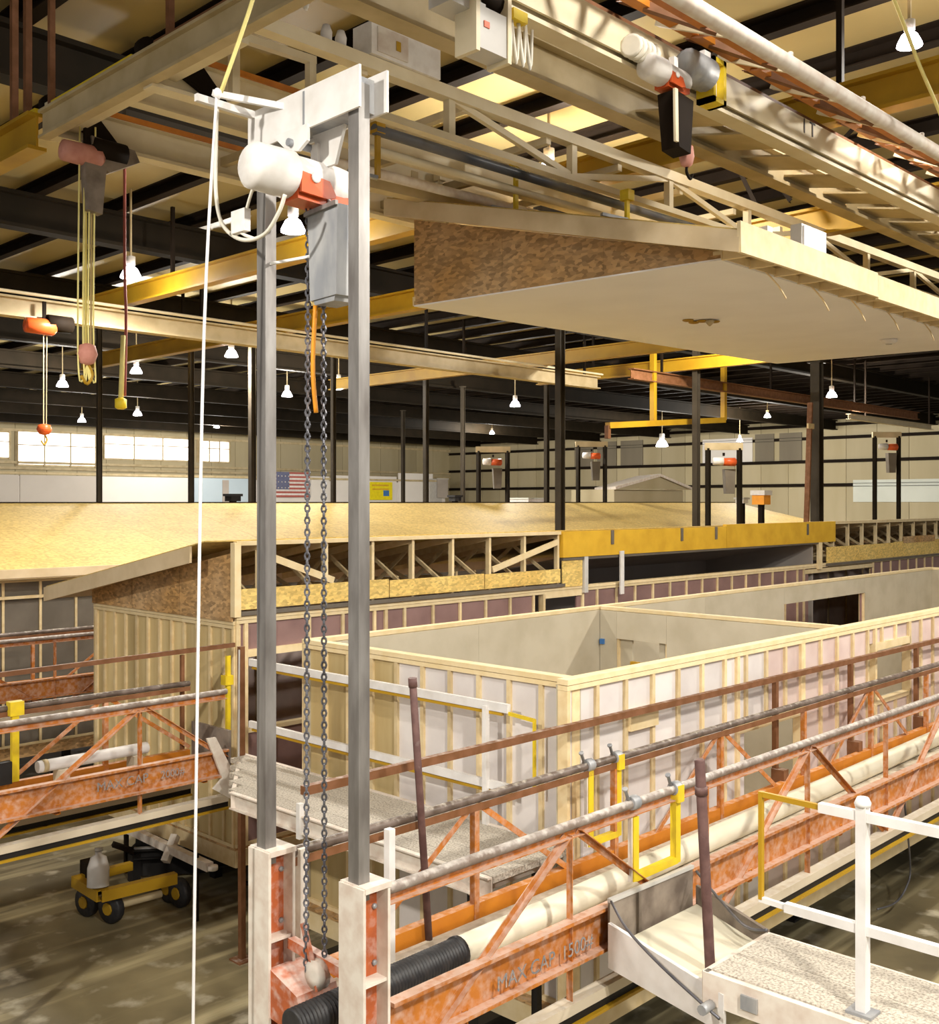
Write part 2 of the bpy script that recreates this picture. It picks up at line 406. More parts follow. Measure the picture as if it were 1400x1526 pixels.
# ------------------------------------------------------------------ house module helpers
def stud_wall(t, a, b, z0, z1, nrm, panel, lum='lumber', step_=.41, holes=(), inner=None, inner_holes=None, first=0., thick=.10):
    """framed wall from a to b (x, y); nrm points to the side whose studs show; panel(s) names the wrap seen in each bay"""
    a = V((a[0], a[1], 0)); b = V((b[0], b[1], 0)); d = b - a; L = d.length; d.normalize(); n = V((nrm[0], nrm[1], 0))
    def P(s, o, z): q = a + d * s + n * o; return V((q.x, q.y, z))
    M('bottom_plate', 'box', 'plate_lumber', P(0, -.045, z0 + .02), P(L, -.045, z0 + .02), .10, .04, t)
    M('top_plate', 'box', 'plate_lumber', P(0, -.045, z1 - .02), P(L, -.045, z1 - .02), .112, .045, t)
    M('top_plate', 'box', 'plate_lumber', P(0, -.045, z1 - .068), P(L, -.045, z1 - .068), .104, .04, t)
    ss = [0.02]; s = first or step_
    while s < L - .12: ss.append(s); s += step_
    ss.append(L - .02)
    zt = z1 - .09; zb = z0 + .04
    hole_at = lambda s_: [h for h in holes if h[0] - .01 < s_ < h[1] + .01]
    for s_ in ss:
        hs = hole_at(s_)
        if not hs: M('stud', 'box', lum, P(s_, -.045, zb), P(s_, -.045, zt), .10, .042, t, up=d)
        else:
            h = hs[0]
            if h[2] > zb + .2: M('cripple_stud', 'box', lum, P(s_, -.045, zb), P(s_, -.045, h[2] - .05), .10, .042, t, up=d)
            if h[3] < zt - .2: M('cripple_stud', 'box', lum, P(s_, -.045, h[3] + .09), P(s_, -.045, zt), .10, .042, t, up=d)
    for h in holes:
        M('header', 'box', 'plate_lumber', P(h[0], -.043, h[3] + .045), P(h[1], -.043, h[3] + .045), .104, .09, t)
        if h[2] > zb + .2: M('sill_plate', 'box', 'plate_lumber', P(h[0], -.043, h[2] - .025), P(h[1], -.043, h[2] - .025), .104, .05, t)
        for s_ in (h[0], h[1]): M('stud', 'box', lum, P(s_, -.043, zb), P(s_, -.043, zt), .104, .05, t, up=d)
    for s0, s1 in zip(ss, ss[1:]):
        hs = hole_at((s0 + s1) / 2)
        segs = [(zb, zt)] if not hs else [q for q in ((zb, hs[0][2] - .05), (hs[0][3] + .09, zt)) if q[1] - q[0] > .05]
        for q in segs:
            M('wrap_panel', 'box', panel(s0), P((s0 + s1) / 2, -.04, q[0]), P((s0 + s1) / 2, -.04, q[1]), .03, s1 - s0 - .02, t, up=d)
    if inner:
        ih = inner_holes if inner_holes is not None else holes
        cuts = sorted([0, L] + [x for h in ih for x in (h[0], h[1])])
        for s0, s1 in zip(cuts, cuts[1:]):
            if s1 - s0 < .02: continue
            hs = [h for h in ih if h[0] - .01 < (s0 + s1) / 2 < h[1] + .01]
            for q in ([(z0, z1 - .05)] if not hs else [q for q in ((z0, hs[0][2]), (hs[0][3], z1 - .05)) if q[1] - q[0] > .05]):
                n_ = max(1, round((s1 - s0) / 2.4))
                for k in range(n_):
                    u0 = s0 + (s1 - s0) * k / n_; u1 = s0 + (s1 - s0) * (k + 1) / n_
                    M('drywall_sheet', 'box', inner, P((u0 + u1) / 2, -thick - .006, q[0]), P((u0 + u1) / 2, -thick - .006, q[1]), .012, u1 - u0 - .003, t, up=d)
def support(x, y, top, label):
    t = thing('axle_stand', label, 'stand', (x, y, 0))
    box('foot_plate', 'black_metal', (x - .2, y - .2, 0), (x + .2, y + .2, .03), t)
    M('pillar', 'box', 'black_metal', (x, y, .03), (x, y, top - .03), .12, .12, t)
    box('head_plate', 'black_metal', (x - .12, y - .12, top - .03), (x + .12, y + .12, top), t)

# ------------------------------------------------------------------ module 1: the open-topped house box in the middle
Z0, Z1 = .84, 3.56
m1 = thing('house_module', 'roofless house box of wrapped stud walls behind the orange catwalk', 'house module', (6.8, 5.4, Z0 - .25))
XE = 24.0
rnd_w = lambda s: 'wrap_white' if s < 3.2 else 'wrap_pink'
holes1 = [(2.7, 4.05, Z0 + .95, Z1 - .86), (5.95, 7.0, Z0 + 1.75, Z1 - .36), (9.3, 10.6, Z0 + 1.0, Z1 - .5)]
stud_wall(m1, (6.74, 5.4), (XE, 5.4), Z0, Z1, (0, -1), rnd_w, holes=holes1, inner='drywall_tan')
stud_wall(m1, (6.84, 9.0), (6.84, 5.42), Z0, Z1, (-1, 0), lambda s: 'pine_sheath' if s < 1.1 else 'wrap_white', inner='drywall_tan', step_=.36)
stud_wall(m1, (6.84, 9.02), (XE, 9.02), Z0, Z1, (0, 1), lambda s: 'wrap_purple', inner='drywall_tan', holes=[(10.3, 13.6, Z0 + .1, 3.22)])
stud_wall(m1, (XE, 5.4), (XE, 9.0), Z0, Z1, (1, 0), lambda s: 'wrap_pink', inner='drywall_tan')
stud_wall(m1, (11.95, 5.52), (11.95, 8.9), Z0, Z1, (1, 0), lambda s: 'drywall_tan', inner='drywall_tan', inner_holes=[(2.3, 3.1, Z0, Z1 - .42)], holes=[(2.3, 3.1, Z0 + .1, Z1 - .42)])
M('blocking', 'box', 'plate_lumber', (7.58, 5.395, 3.1), (8.0, 5.395, 3.1), .06, .16, m1)
M('blocking', 'box', 'plate_lumber', (16.5, 5.395, 3.0), (17.0, 5.395, 3.0), .06, .12, m1)
box('light_block_board', 'black_metal', (6.8, 5.44, Z0 - .24), (XE - .05, 8.96, Z0 - .22), m1)  # black sheet added under the floor to block bounced light
box('floor_deck', 'osb_brown', (6.74, 5.38, Z0 - .03), (XE, 9.04, Z0), m1)
for y in (5.40, 9.0): M('rim_joist', 'box', 'plate_lumber', (6.74, y, Z0 - .13), (XE, y, Z0 - .13), .05, .2, m1)
for x in (6.78, XE - .03): M('rim_joist', 'box', 'plate_lumber', (x, 5.4, Z0 - .13), (x, 9.0, Z0 - .13), .05, .2, m1)
for y in (6.2, 8.2): M('chassis_beam', 'ibeam', 'black_metal', (6.2, y, Z0 - .38), (XE, y, Z0 - .38), .14, .3, m1)
box('outlet_box', 'yellow_beam', (11.80, 8.25, 2.62), (11.86, 8.37, 2.86), m1)
box('outlet_box', 'sign_blue', (11.80, 8.82, 3.05), (11.86, 8.88, 3.12), m1)
for k, x in enumerate((7.6, 12, 16.5)):
    for y in (6.2, 8.2): support(x, y, Z0 - .53, 'black axle stand under the %s of the roofless house box, %s side' % (('near end', 'middle', 'far part')[k], 'catwalk' if y < 7 else 'aisle'))

# ------------------------------------------------------------------ module 2: long house half under its own roof
X2, Y2, Y2b, R2 = 7.26, 10.9, 14.45, 4.53
m2 = thing('house_module', 'long house half with plank-look gable end and open roof trusses', 'house module', (X2, Y2, Z0 - .25))
XE2 = 40.0
Z12 = 3.62
stud_wall(m2, (X2 + .02, Y2), (XE2, Y2), Z0, Z12, (0, -1), lambda s: 'wrap_purple', step_=.55, holes=[(.14, 2.4, 2.25, 3.12), (5.75, 6.75, Z0 + 1.0, Z12 - .16), (14.6, 18.2, Z0 + 1.2, Z12 - .2)])
stud_wall(m2, (X2, Y2b), (X2, Y2 + .02), Z0, 3.56, (-1, 0), lambda s: 'pine_sheath', step_=.30)
stud_wall(m2, (XE2, Y2b), (X2, Y2b), Z0, 3.56, (0, 1), lambda s: 'wrap_pink', step_=1.2)
box('light_block_board', 'black_metal', (X2 + .06, Y2 + .05, Z0 - .23), (XE2, Y2b - .05, Z0 - .21), m2)  # added black sheet that keeps the gap below the house dark
box('floor_deck', 'osb_brown', (X2, Y2, Z0 - .03), (XE2, Y2b, Z0), m2)
for y in (Y2, Y2b): M('rim_joist', 'box', 'lumber', (X2, y, Z0 - .13), (XE2, y, Z0 - .13), .05, .2, m2)
M('rim_joist', 'box', 'lumber', (X2 + .02, Y2, Z0 - .13), (X2 + .02, Y2b, Z0 - .13), .05, .2, m2)
for y in (11.6, 13.7): M('chassis_beam', 'ibeam', 'black_metal', (7.35, y, Z0 - .33), (XE2, y, Z0 - .33), .16, .2, m2)
slope2 = (R2 - 3.78) / (15.05 - Y2)
def top2(y): return R2 - slope2 * (y - Y2)
# gable: OSB sheet with joints, and the overhanging rake board
for y0, y1 in ((Y2 + .02, 12.1), (12.12, 13.3), (13.32, Y2b)):
    slab('gable_sheet', 'osb_brown', [(X2 - .03, y0, 3.56), (X2 - .03, y1, 3.56), (X2 - .03, y1, top2(y1) - .14), (X2 - .03, y0, top2(y0) - .14)], (.018, 0, 0), m2)
slab('rake_board', 'fascia_wood', [(X2 - .42, Y2 + .32, top2(Y2 + .32)), (X2 - .42, 15.15, top2(15.15)), (X2 - .42, 15.15, top2(15.15) - .2), (X2 - .42, Y2 + .32, top2(Y2 + .32) - .2)], (.03, 0, 0), m2)
slab('roof_deck', 'osb_roof', [(X2 - .4, Y2 + .02, top2(Y2 + .02)), (X2 - .4, 15.1, top2(15.1)), (XE2 + .3, 15.1, top2(15.1)), (XE2 + .3, Y2 + .02, top2(Y2 + .02))], (0, 0, .015), m2)
M('eave_board', 'box', 'fascia_wood', (X2 - .4, 15.1, top2(15.1) - .08), (XE2, 15.1, top2(15.1) - .08), .03, .18, m2)
M('corner_post', 'box', 'plate_lumber', (X2 + .0, Y2 - .02, 3.62), (X2, Y2 - .02, R2 - .02), .09, .09, m2, up=(1, 0, 0))
M('ridge_plate', 'box', 'plate_lumber', (X2, Y2 - .01, R2 - .03), (13.4, Y2 - .01, R2 - .03), .08, .05, m2)
M('ridge_plate', 'box', 'plate_lumber', (23.3, Y2 - .01, R2 - .0), (XE2, Y2 - .01, R2 - .0), .08, .07, m2)
for x0, x1, z0_, z1_ in ((X2 + .05, 9.7, 3.70, 3.95), (9.72, 11.6, 3.70, 3.93), (11.62, 13.4, 3.70, 3.92), (22.9, 26.6, 3.62, 3.98), (26.62, 31, 3.62, 4.0), (31.02, 38, 3.62, 4.0)):
    box('marriage_board', 'osb_yellow', (x0, Y2 - .035, z0_), (x1, Y2 - .02, z1_), m2)
box('marriage_board', 'osb_brown', (27.2, Y2 - .05, 3.95), (29.3, Y2 - .036, 4.12), m2)
M('gasket_strip', 'box', 'grey_board', (X2, Y2 - .03, 3.655), (13.5, Y2 - .03, 3.655), .05, .05, m2)
M('gasket_strip', 'box', 'grey_board', (22.9, Y2 - .03, 3.58), (XE2, Y2 - .03, 3.58), .05, .05, m2)
tx = [7.62, 8.65, 9.44, 10.18, 10.97, 11.76, 12.56, 13.38] + [23.32 + .78 * k for k in range(20)]
for k, x in enumerate(tx):                           # roof trusses: king post at the marriage line, chords and webs running back
    M('truss_post', 'box', 'plate_lumber', (x, Y2 + .03, 3.72), (x, Y2 + .03, R2 - .04), .045, .075, m2, up=(0, 1, 0))
    M('truss_chord', 'box', 'lumber', (x, Y2, 3.70), (x, Y2b, 3.62), .045, .09, m2)
    M('truss_chord', 'box', 'lumber', (x, Y2, R2 - .06), (x, 15.0, top2(15.0) - .06), .045, .09, m2)
    for ya, yb in ((Y2 + .95, Y2 + .06), (Y2 + 1.0, Y2 + 1.7), (Y2 + 2.5, Y2 + 1.8)):
        M('truss_web', 'box', 'lumber', (x, ya, top2(ya) - .1), (x, yb, 3.74), .035, .05, m2)
for k, (xa, xb) in enumerate(((8.0, 7.66), (12.55, 13.36))):
    M('gusset_brace', 'box', 'plate_lumber', (xa + .75 * (1 - 2 * k), Y2 - .02, 3.98), (xb, Y2 - .02, 4.36), .03, .09, m2)
M('ridge_beam', 'box', 'glulam', (13.43, Y2 - .02, 4.31), (18.5, Y2 - .02, 4.31), .09, .42, m2)
M('ridge_beam', 'box', 'glulam', (18.51, Y2 - .02, 4.33), (23.28, Y2 - .02, 4.33), .09, .46, m2)
for x in (14.75, 16.9, 18.1, 21.9): M('beam_strap', 'box', 'grey_board', (x, Y2 - .075, 4.28), (x, Y2 - .075, 4.52), .02, .07, m2, up=(1, 0, 0))
slab('vault_panel', 'grey_drywall', [(14.1, Y2 + .3, 4.08), (22.5, Y2 + .3, 4.08), (22.5, Y2 + 3.3, 3.5), (14.1, Y2 + 3.3, 3.5)], (0, 0, .02), m2)
box('partition_sheet', 'grey_drywall', (14.0, Y2 + 2.8, Z0), (22.6, Y2 + 2.83, 3.6), m2)
box('partition_sheet', 'grey_drywall', (22.45, Y2 + .1, Z0), (22.5, Y2 + 3.3, 4.1), m2)
M('door_jamb', 'box', 'panel_grey', (14.05, Y2 - .03, 3.5), (14.05, Y2 - .03, 4.1), .06, .1, m2, up=(1, 0, 0))
M('door_jamb', 'box', 'plate_lumber', (22.55, Y2 - .03, 3.5), (22.55, Y2 - .03, 4.12), .06, .16, m2, up=(1, 0, 0))
M('vault_trim', 'box', 'grey_board', (13.45, Y2 - .02, 4.07), (22.7, Y2 - .02, 4.09), .06, .04, m2)
box('end_board', 'osb_yellow', (13.46, Y2 - .03, 3.62), (13.98, Y2 - .01, 4.06), m2)
M('white_strut', 'box', 'white_paint', (15.0, Y2 - .09, 3.42), (15.0, Y2 - .09, 4.16), .03, .1, m2, up=(1, 0, 0))
for x in (8.2, 14, 21):
    for y in (11.6, 13.7): support(x, y, Z0 - .43, 'black axle stand under the gable-ended house half, %s %s' % ({8.2: 'gable end', 14: 'middle', 21: 'far part'}[x], 'front row' if y < 12 else 'back row'))

# ------------------------------------------------------------------ module 3: house behind with the big OSB roof
m3 = thing('house_module', 'far house half carrying the broad yellow sheathed roof slope', 'house module', (3, 18.1, Z0 - .25))
X3, X3e, YE, YR, ZE, ZR = 1.5, 40.0, 17.8, 23.0, 3.86, 4.965
s3 = (ZR - ZE) / (YR - YE)
nx = 16
for i in range(nx):
    xa = X3 + (X3e - X3) * i / nx; xb = X3 + (X3e - X3) * (i + 1) / nx - .004
    for j in range(4):
        ya = YE + (YR - YE) * j / 4; yb = YE + (YR - YE) * (j + 1) / 4 - .004
        slab('roof_sheet', 'osb_roof', [(xa, ya, ZE + s3 * (ya - YE)), (xb, ya, ZE + s3 * (ya - YE)), (xb, yb, ZE + s3 * (yb - YE)), (xa, yb, ZE + s3 * (yb - YE))], (0, 0, .015), m3)
M('eave_board', 'box', 'fascia_wood', (X3, YE - .01, ZE - .06), (X3e, YE - .01, ZE - .06), .04, .15, m3)
M('soffit_board', 'box', 'lumber', (X3, YE + .15, ZE - .15), (X3e, YE + .15, ZE - .15), .3, .02, m3)
M('ridge_cap', 'box', 'dark_steel', (X3, YR + .02, ZR + .01), (X3e, YR + .02, ZR + .01), .12, .05, m3)
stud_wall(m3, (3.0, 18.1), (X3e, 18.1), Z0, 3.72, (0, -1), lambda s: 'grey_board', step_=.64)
stud_wall(m3, (X3e, YR), (3.0, YR), Z0, 4.5, (0, 1), lambda s: 'wrap_pink', step_=1.6)
M('wall_blocking', 'box', 'lumber', (3.0, 18.06, 3.38), (14, 18.06, 3.38), .05, .05, m3)
M('wall_blocking', 'box', 'lumber', (3.0, 18.06, 1.5), (14, 18.06, 1.5), .05, .05, m3)
box('floor_deck', 'osb_brown', (3, 18.1, Z0 - .2), (X3e, YR, Z0), m3)
slab('gable_sheet', 'osb_brown', [(X3e, 18.1, 3.7), (X3e, YR, 3.7), (X3e, YR, ZR - .05), (X3e, 18.1, ZE + .0)], (-.02, 0, 0), m3)
for x in (4.5, 9, 20, 30):
    support(x, 19, Z0 - .2, 'black stand under the yellow-roofed far house, %s' % {4.5: 'left end', 9: 'second from left', 20: 'third from left', 30: 'last'}[x])
# two far roofs past it
t = thing('roof_module', 'small white gabled house roof far behind the yellow roof', 'roof', (34, 27, 0))
a, b, c = at(918, 725, Y=26.5), at(985, 706, Y=26.5), at(1032, 726, Y=26.5)
slab('roof_slope', 'white_dusty', [a, b, b + V((2.5, 3, 0)), a + V((2.5, 3, 0))], (0, 0, -.12), t)
slab('roof_slope', 'white_dusty', [b, c, c + V((2.5, 3, 0)), b + V((2.5, 3, 0))], (0, 0, -.12), t)
slab('gable_face', 'wall_khaki', [a + V((.1, .1, -.1)), b + V((0, .1, -.1)), c + V((-.1, .1, -.1))], (0, .05, 0), t)
box('house_wall', 'wall_khaki', (a.x + .3, a.y + .3, 0), (c.x - .3, a.y + 2.6, min(a.z, c.z) - .12), t)

# ------------------------------------------------------------------ the half roof hanging from the cranes
RA = R(5.4)
RM = Matrix(((math.cos(RA), -math.sin(RA), 0, 8.57), (math.sin(RA), math.cos(RA), 0, 5.08), (.039, 0, 1, 7.2), (0, 0, 0, 1)))
def rl(x, y, z): return RM @ V((x, y, z))
rf = thing('hanging_half_roof', 'half house roof hung in mid-air with white plasterboard ceiling underneath', 'roof', rl(0, 3.7, 0))
LR, WR = 10.3, 3.72
def rtop(y): return .17 + .243 * (y + .3)
for i in range(4):
    for j in range(3):
        slab('ceiling_board', 'drywall_white', [rl(LR * i / 4, WR * j / 3, 0), rl(LR * (i + 1) / 4 - .001, WR * j / 3, 0), rl(LR * (i + 1) / 4 - .001, WR * (j + 1) / 3 - .001, 0), rl(LR * i / 4, WR * (j + 1) / 3 - .001, 0)], (0, 0, .016), rf)
ys = (0.0, 1.24, 2.48, WR)
for ya, yb in zip(ys, ys[1:]):
    for x in (0, LR - .02):
        slab('gable_sheet', 'osb_brown', [rl(x, ya, .016), rl(x, yb - .003, .016), rl(x, yb - .003, rtop(yb) - .17), rl(x, ya, rtop(ya) - .17)], RM.to_3x3() @ V((.018, 0, 0)), rf)
for x in (-.38, LR + .35):
    slab('rake_board', 'fascia_wood', [rl(x, -.35, rtop(-.35)), rl(x, 3.83, rtop(3.83)), rl(x, 3.83, rtop(3.83) - .19), rl(x, -.35, rtop(-.35) - .19)], RM.to_3x3() @ V((.035, 0, 0)), rf)
    pass
for i in range(5):
    xa = -.36 + (LR + .7) * i / 5; xb = -.36 + (LR + .7) * (i + 1) / 5 - .004
    slab('roof_sheet', 'osb_roof', [rl(xa, -.33, rtop(-.33)), rl(xb, -.33, rtop(-.33)), rl(xb, 3.8, rtop(3.8)), rl(xa, 3.8, rtop(3.8))], (0, 0, .014), rf)
for i in range(3):
    xa = -.38 + (LR + .7) * i / 3; xb = -.38 + (LR + .7) * (i + 1) / 3 - .004
    M('fascia_board', 'box', 'plate_lumber', rl(xa, -.35, .10), rl(xb, -.35, .12), .035, .27, rf)
M('wall_plate', 'box', 'plate_lumber', rl(0, .03, .05), rl(LR, .03, .05), .09, .07, rf)
M('marriage_plate', 'box', 'plate_lumber', rl(0, WR, .06), rl(LR, WR, .06), .04, .1, rf)
for k in range(18):
    x = .03 + k * .604
    M('truss_chord', 'box', 'plate_lumber', rl(x, -.33, .04), rl(x, WR, .06), .04, .08, rf)
    M('rafter', 'box', 'plate_lumber', rl(x, -.33, rtop(-.33) - .07), rl(x, 3.7, rtop(3.7) - .05), .04, .09, rf)
    M('truss_post', 'box', 'plate_lumber', rl(x, WR - .04, .1), rl(x, WR - .04, rtop(WR) - .06), .04, .08, rf, up=(0, 1, 0))
for i, x in enumerate((.9, 2.1, 3.3, 4.6, 6.2)):
    cable('loose_strap', 'lumber', [rl(x, -.05, -.0), rl(x + .25, -.07, -.1), rl(x + .5, -.05, -.2)], .008, rf, 2)
fx = thing('ceiling_opening', 'tan junction holes for a light in the hanging white ceiling', 'ceiling fitting', rl(3.2, 2.2, 0))
pf = at(1045, 481, z=7.3)
pf = V((pf.x, pf.y, 7.2 + .039 * ((pf.x - 8.57) * math.cos(RA) + (pf.y - 5.08) * math.sin(RA)) - .004))
fx.matrix_basis = Matrix.Translation(pf); W[fx.name] = fx.matrix_basis.copy()
for dx, dy in ((-.16, .09), (.02, -.01), (.16, -.1), (.03, .12)):
    lathe('junction_hole', 'yellow_beam', [(.07, -.012), (.075, -.02), (.06, -.03), (.03, -.012)], pf + V((dx, dy, .006)), parent=fx, n=12)
lathe('center_rose', 'cream_dull', [(.05, -.012), (.06, -.03), (.03, -.07), (.01, -.09)], pf + V((.05, -.1, .006)), parent=fx, n=12)
ps = at(1325, 521, z=7.35); ps = V((ps.x, ps.y, 7.2 + .039 * ((ps.x - 8.57) * math.cos(RA) + (ps.y - 5.08) * math.sin(RA)) - .004))
sd = thing('smoke_detector', 'round white smoke detector on the hanging white ceiling', 'detector', ps)
lathe('detector_body', 'hoist_white', [(.13, 0), (.13, -.03), (.10, -.06), (.03, -.07)], ps, parent=sd, n=20)
lathe('detector_grille', 'panel_grey', [(.05, -.066), (.045, -.078), (.01, -.08)], ps, parent=sd, n=16)

# ------------------------------------------------------------------ orange truss catwalks
def catwalk(label, x0, x1, ya, yb, apex, words, detail=True, near='orange_paint'):
    t = thing('truss_catwalk', label, 'catwalk', (x0, ya, 1.65))
    per = 3.27
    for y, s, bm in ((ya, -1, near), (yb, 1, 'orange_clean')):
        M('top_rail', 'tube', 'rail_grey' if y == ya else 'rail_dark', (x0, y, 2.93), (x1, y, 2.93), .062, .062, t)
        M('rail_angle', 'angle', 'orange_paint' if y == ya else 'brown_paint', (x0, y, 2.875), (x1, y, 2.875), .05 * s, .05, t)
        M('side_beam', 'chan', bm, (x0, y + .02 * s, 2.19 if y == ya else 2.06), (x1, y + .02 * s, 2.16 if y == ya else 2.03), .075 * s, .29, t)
        M('bottom_chord', 'box', 'deck_plank', (x0, y, 1.775), (x1, y, 1.775), .10, .07, t)
        M('bottom_flange', 'box', 'black_metal', (x0, y, 1.71), (x1, y, 1.71), .07, .06, t)
        M('edge_strip', 'box', 'yellow_beam', (x0, y - .02, 1.67), (x1, y - .02, 1.67), .09, .022, t)
        k = math.ceil((x0 - apex) / per * 2) / 2 - .5
        x = apex + math.ceil((x0 - apex - per / 2) / per) * per
        while x < x1 + per / 2:
            for q in (x, x - per / 2):
                if x0 < q < x1: M('vertical', 'angle', 'orange_paint', (q, y, 1.81), (q, y, 2.87), .048, .048 * s, t, up=(0, 1, 0))
            for e in (-1, 1):
                if not x0 < x < x1: continue
                q0, q1 = x + .06 * e, x + (per / 2 - .05) * e
                f = 1.
                if e < 0 and q1 < x0: f = (q0 - x0) / (q0 - q1)
                if e > 0 and q1 > x1: f = (x1 - q0) / (q1 - q0)
                if f > .15: M('diagonal', 'angle', 'orange_paint', (q0, y + .012 * s, 2.87), (q0 + (q1 - q0) * f, y + .012 * s, 2.87 - 1.06 * f), .044, .044 * s, t, up=(0, 1, 0))
            x += per
    n = 4; w = (yb - ya - .12) / n
    for i in range(n):
        a = ya + .06 + w * i
        xa = x0
        while xa < x1:
            xb = min(xa + 3.6, x1)
            M('deck_plank', 'box', 'deck_plank', (xa, a + w / 2, 2.10), (xb - .01, a + w / 2, 2.10), w - .012, .04, t); xa = xb
    x = x0 + .6
    while x < x1: M('cross_bearer', 'chan', 'orange_clean', (x, ya, 2.03), (x, yb, 2.03), .05, .10, t); x += 1.63
    for p, s_, size in words:
        text('lettering', 'paint_grey', s_, p, (1, 0, 0), (0, 0, 1), size, t)
    return t
CA, CB = 4.27, 5.13
cw = catwalk('orange truss catwalk crossing in front of the roofless house box', 3.80, 20.5, CA, CB, 5.38,
             [((4.60, CA - .062, 2.135), 'MAX', .125), ((4.90, CA - .062, 2.132), 'CAP', .125), ((5.2, CA - .062, 2.13), '1500#', .125)])
M('end_post', 'box', 'white_paint', (4.47, 5.0, 2.1), (4.47, 5.0, 2.95), .05, .05, cw, up=(1, 0, 0))
M('end_post', 'box', 'white_dusty', (3.86, 5.1, 2.1), (3.86, 5.1, 2.95), .05, .05, cw, up=(1, 0, 0))
# guard rail on the far side of the catwalk
gr = thing('guard_rail', 'brown pipe guard rail on the far side of the middle catwalk', 'railing', (4.0, 5.27, 2.1))
M('hand_rail', 'box', 'brown_paint', (4.0, 5.27, 3.23), (20.5, 5.27, 3.16), .05, .055, gr)
for x in (9.95, 11.7, 13.6, 15.6): M('rail_post', 'box', 'brown_paint', (x, 5.27, 2.05), (x, 5.27, 3.2), .05, .05, gr)
for x in (9.95, 11.7, 13.6, 15.6): box('post_clamp', 'brown_paint', (x - .05, 5.15, 2.12), (x + .05, 5.29, 2.3), gr)
cw2 = catwalk('orange truss catwalk at left below the gable-ended house', .8, 6.55, 10.0, 10.75, 5.53,
              [((5.02, 9.938, 2.14), 'MAX CAP', .13), ((5.72, 9.938, 2.14), '2000#', .11)])
slab('end_bracket', 'white_dusty', [at(309, 1101, Y=9.93), at(322, 1099, Y=9.93), at(352, 1158, Y=9.93), at(354, 1196, Y=9.93), at(318, 1176, Y=9.93), at(332, 1160, Y=9.93)], (0, .03, 0), cw2)
box('end_plate', 'dirty_plate', (6.56, 9.98, 2.1), (6.6, 10.72, 2.5), cw2)
M('hand_rail', 'box', 'brown_paint', (.8, 10.82, 3.22), (7.2, 10.82, 3.3), .04, .05, cw2)
for x in (2.5, 6.5): M('rail_post', 'box', 'brown_paint', (x, 10.82, 2.1), (x, 10.82, 3.25), .04, .04, cw2)
cw3 = catwalk('far orange catwalk in front of the dark house wall at far left', 1.0, 9.6, 15.9, 16.7, 9.0, [])
for c_, xs_, ys_ in ((cw3, (1.5, 9.0), (15.9, 16.7)), (cw2, (1.5, 4.0), (10.0, 10.75)), (cw, (20.2, 16.0), (CA, CB))):
    for x in xs_:
        for y in ys_: M('trestle_leg', 'box', 'brown_paint', (x, y, 0), (x, y, 1.64), .07, .07, c_)

# tubes lying on the catwalks
tb = thing('cream_roll', 'long cream tube lying on the deck of the middle catwalk', 'tube', (4.7, 4.66, 2.12))
lathe('tube_body', 'tube_cream', [(.085, 0), (.09, .01), (.09, 14.5), (.085, 14.51)], (4.72, 4.63, 2.212), (1, .0165, 0), tb, 20)
hs = thing('corrugated_hose', 'black ribbed hose end between the mast feet and cream tube', 'hose', (3.45, 4.56, 2.12))
prof = []
for k in range(52):
    z = .025 * k; prof += [(.083, z), (.092, z + .006), (.092, z + .016), (.083, z + .022)]
lathe('ribbed_body', 'rubber_black', prof, (3.42, 4.605, 2.214), (1, .019, 0), hs, 18)
lathe('end_ring', 'rubber_black', [(.06, 0), (.098, .0), (.098, .035), (.06, .035)], (4.68, 4.629, 2.214), (1, .019, 0), hs, 18)
tl = thing('white_pipe', 'white plastic pipe lying on the left catwalk deck', 'pipe', (4.3, 10.35, 2.12))
pa, pb = at(52, 1135, Y=10.45), at(215, 1112, Y=10.45)
lathe('pipe_body', 'white_paint', [(.055, 0), (.06, .01), (.06, (pb - pa).length), (.05, (pb - pa).length + .01)], (pa.x, 10.4, 2.375), (1, 0, 0), tl, 14)
for dx in (.2, 1.0): box('pipe_chock', 'deck_plank', (pa.x + dx, 10.32, 2.12), (pa.x + dx + .1, 10.48, 2.32), tl)
lathe('pipe_collar', 'cream_dull', [(.064, 0), (.064, .05)], (pa.x + .05, 10.4, 2.375), (1, 0, 0), tl, 14)

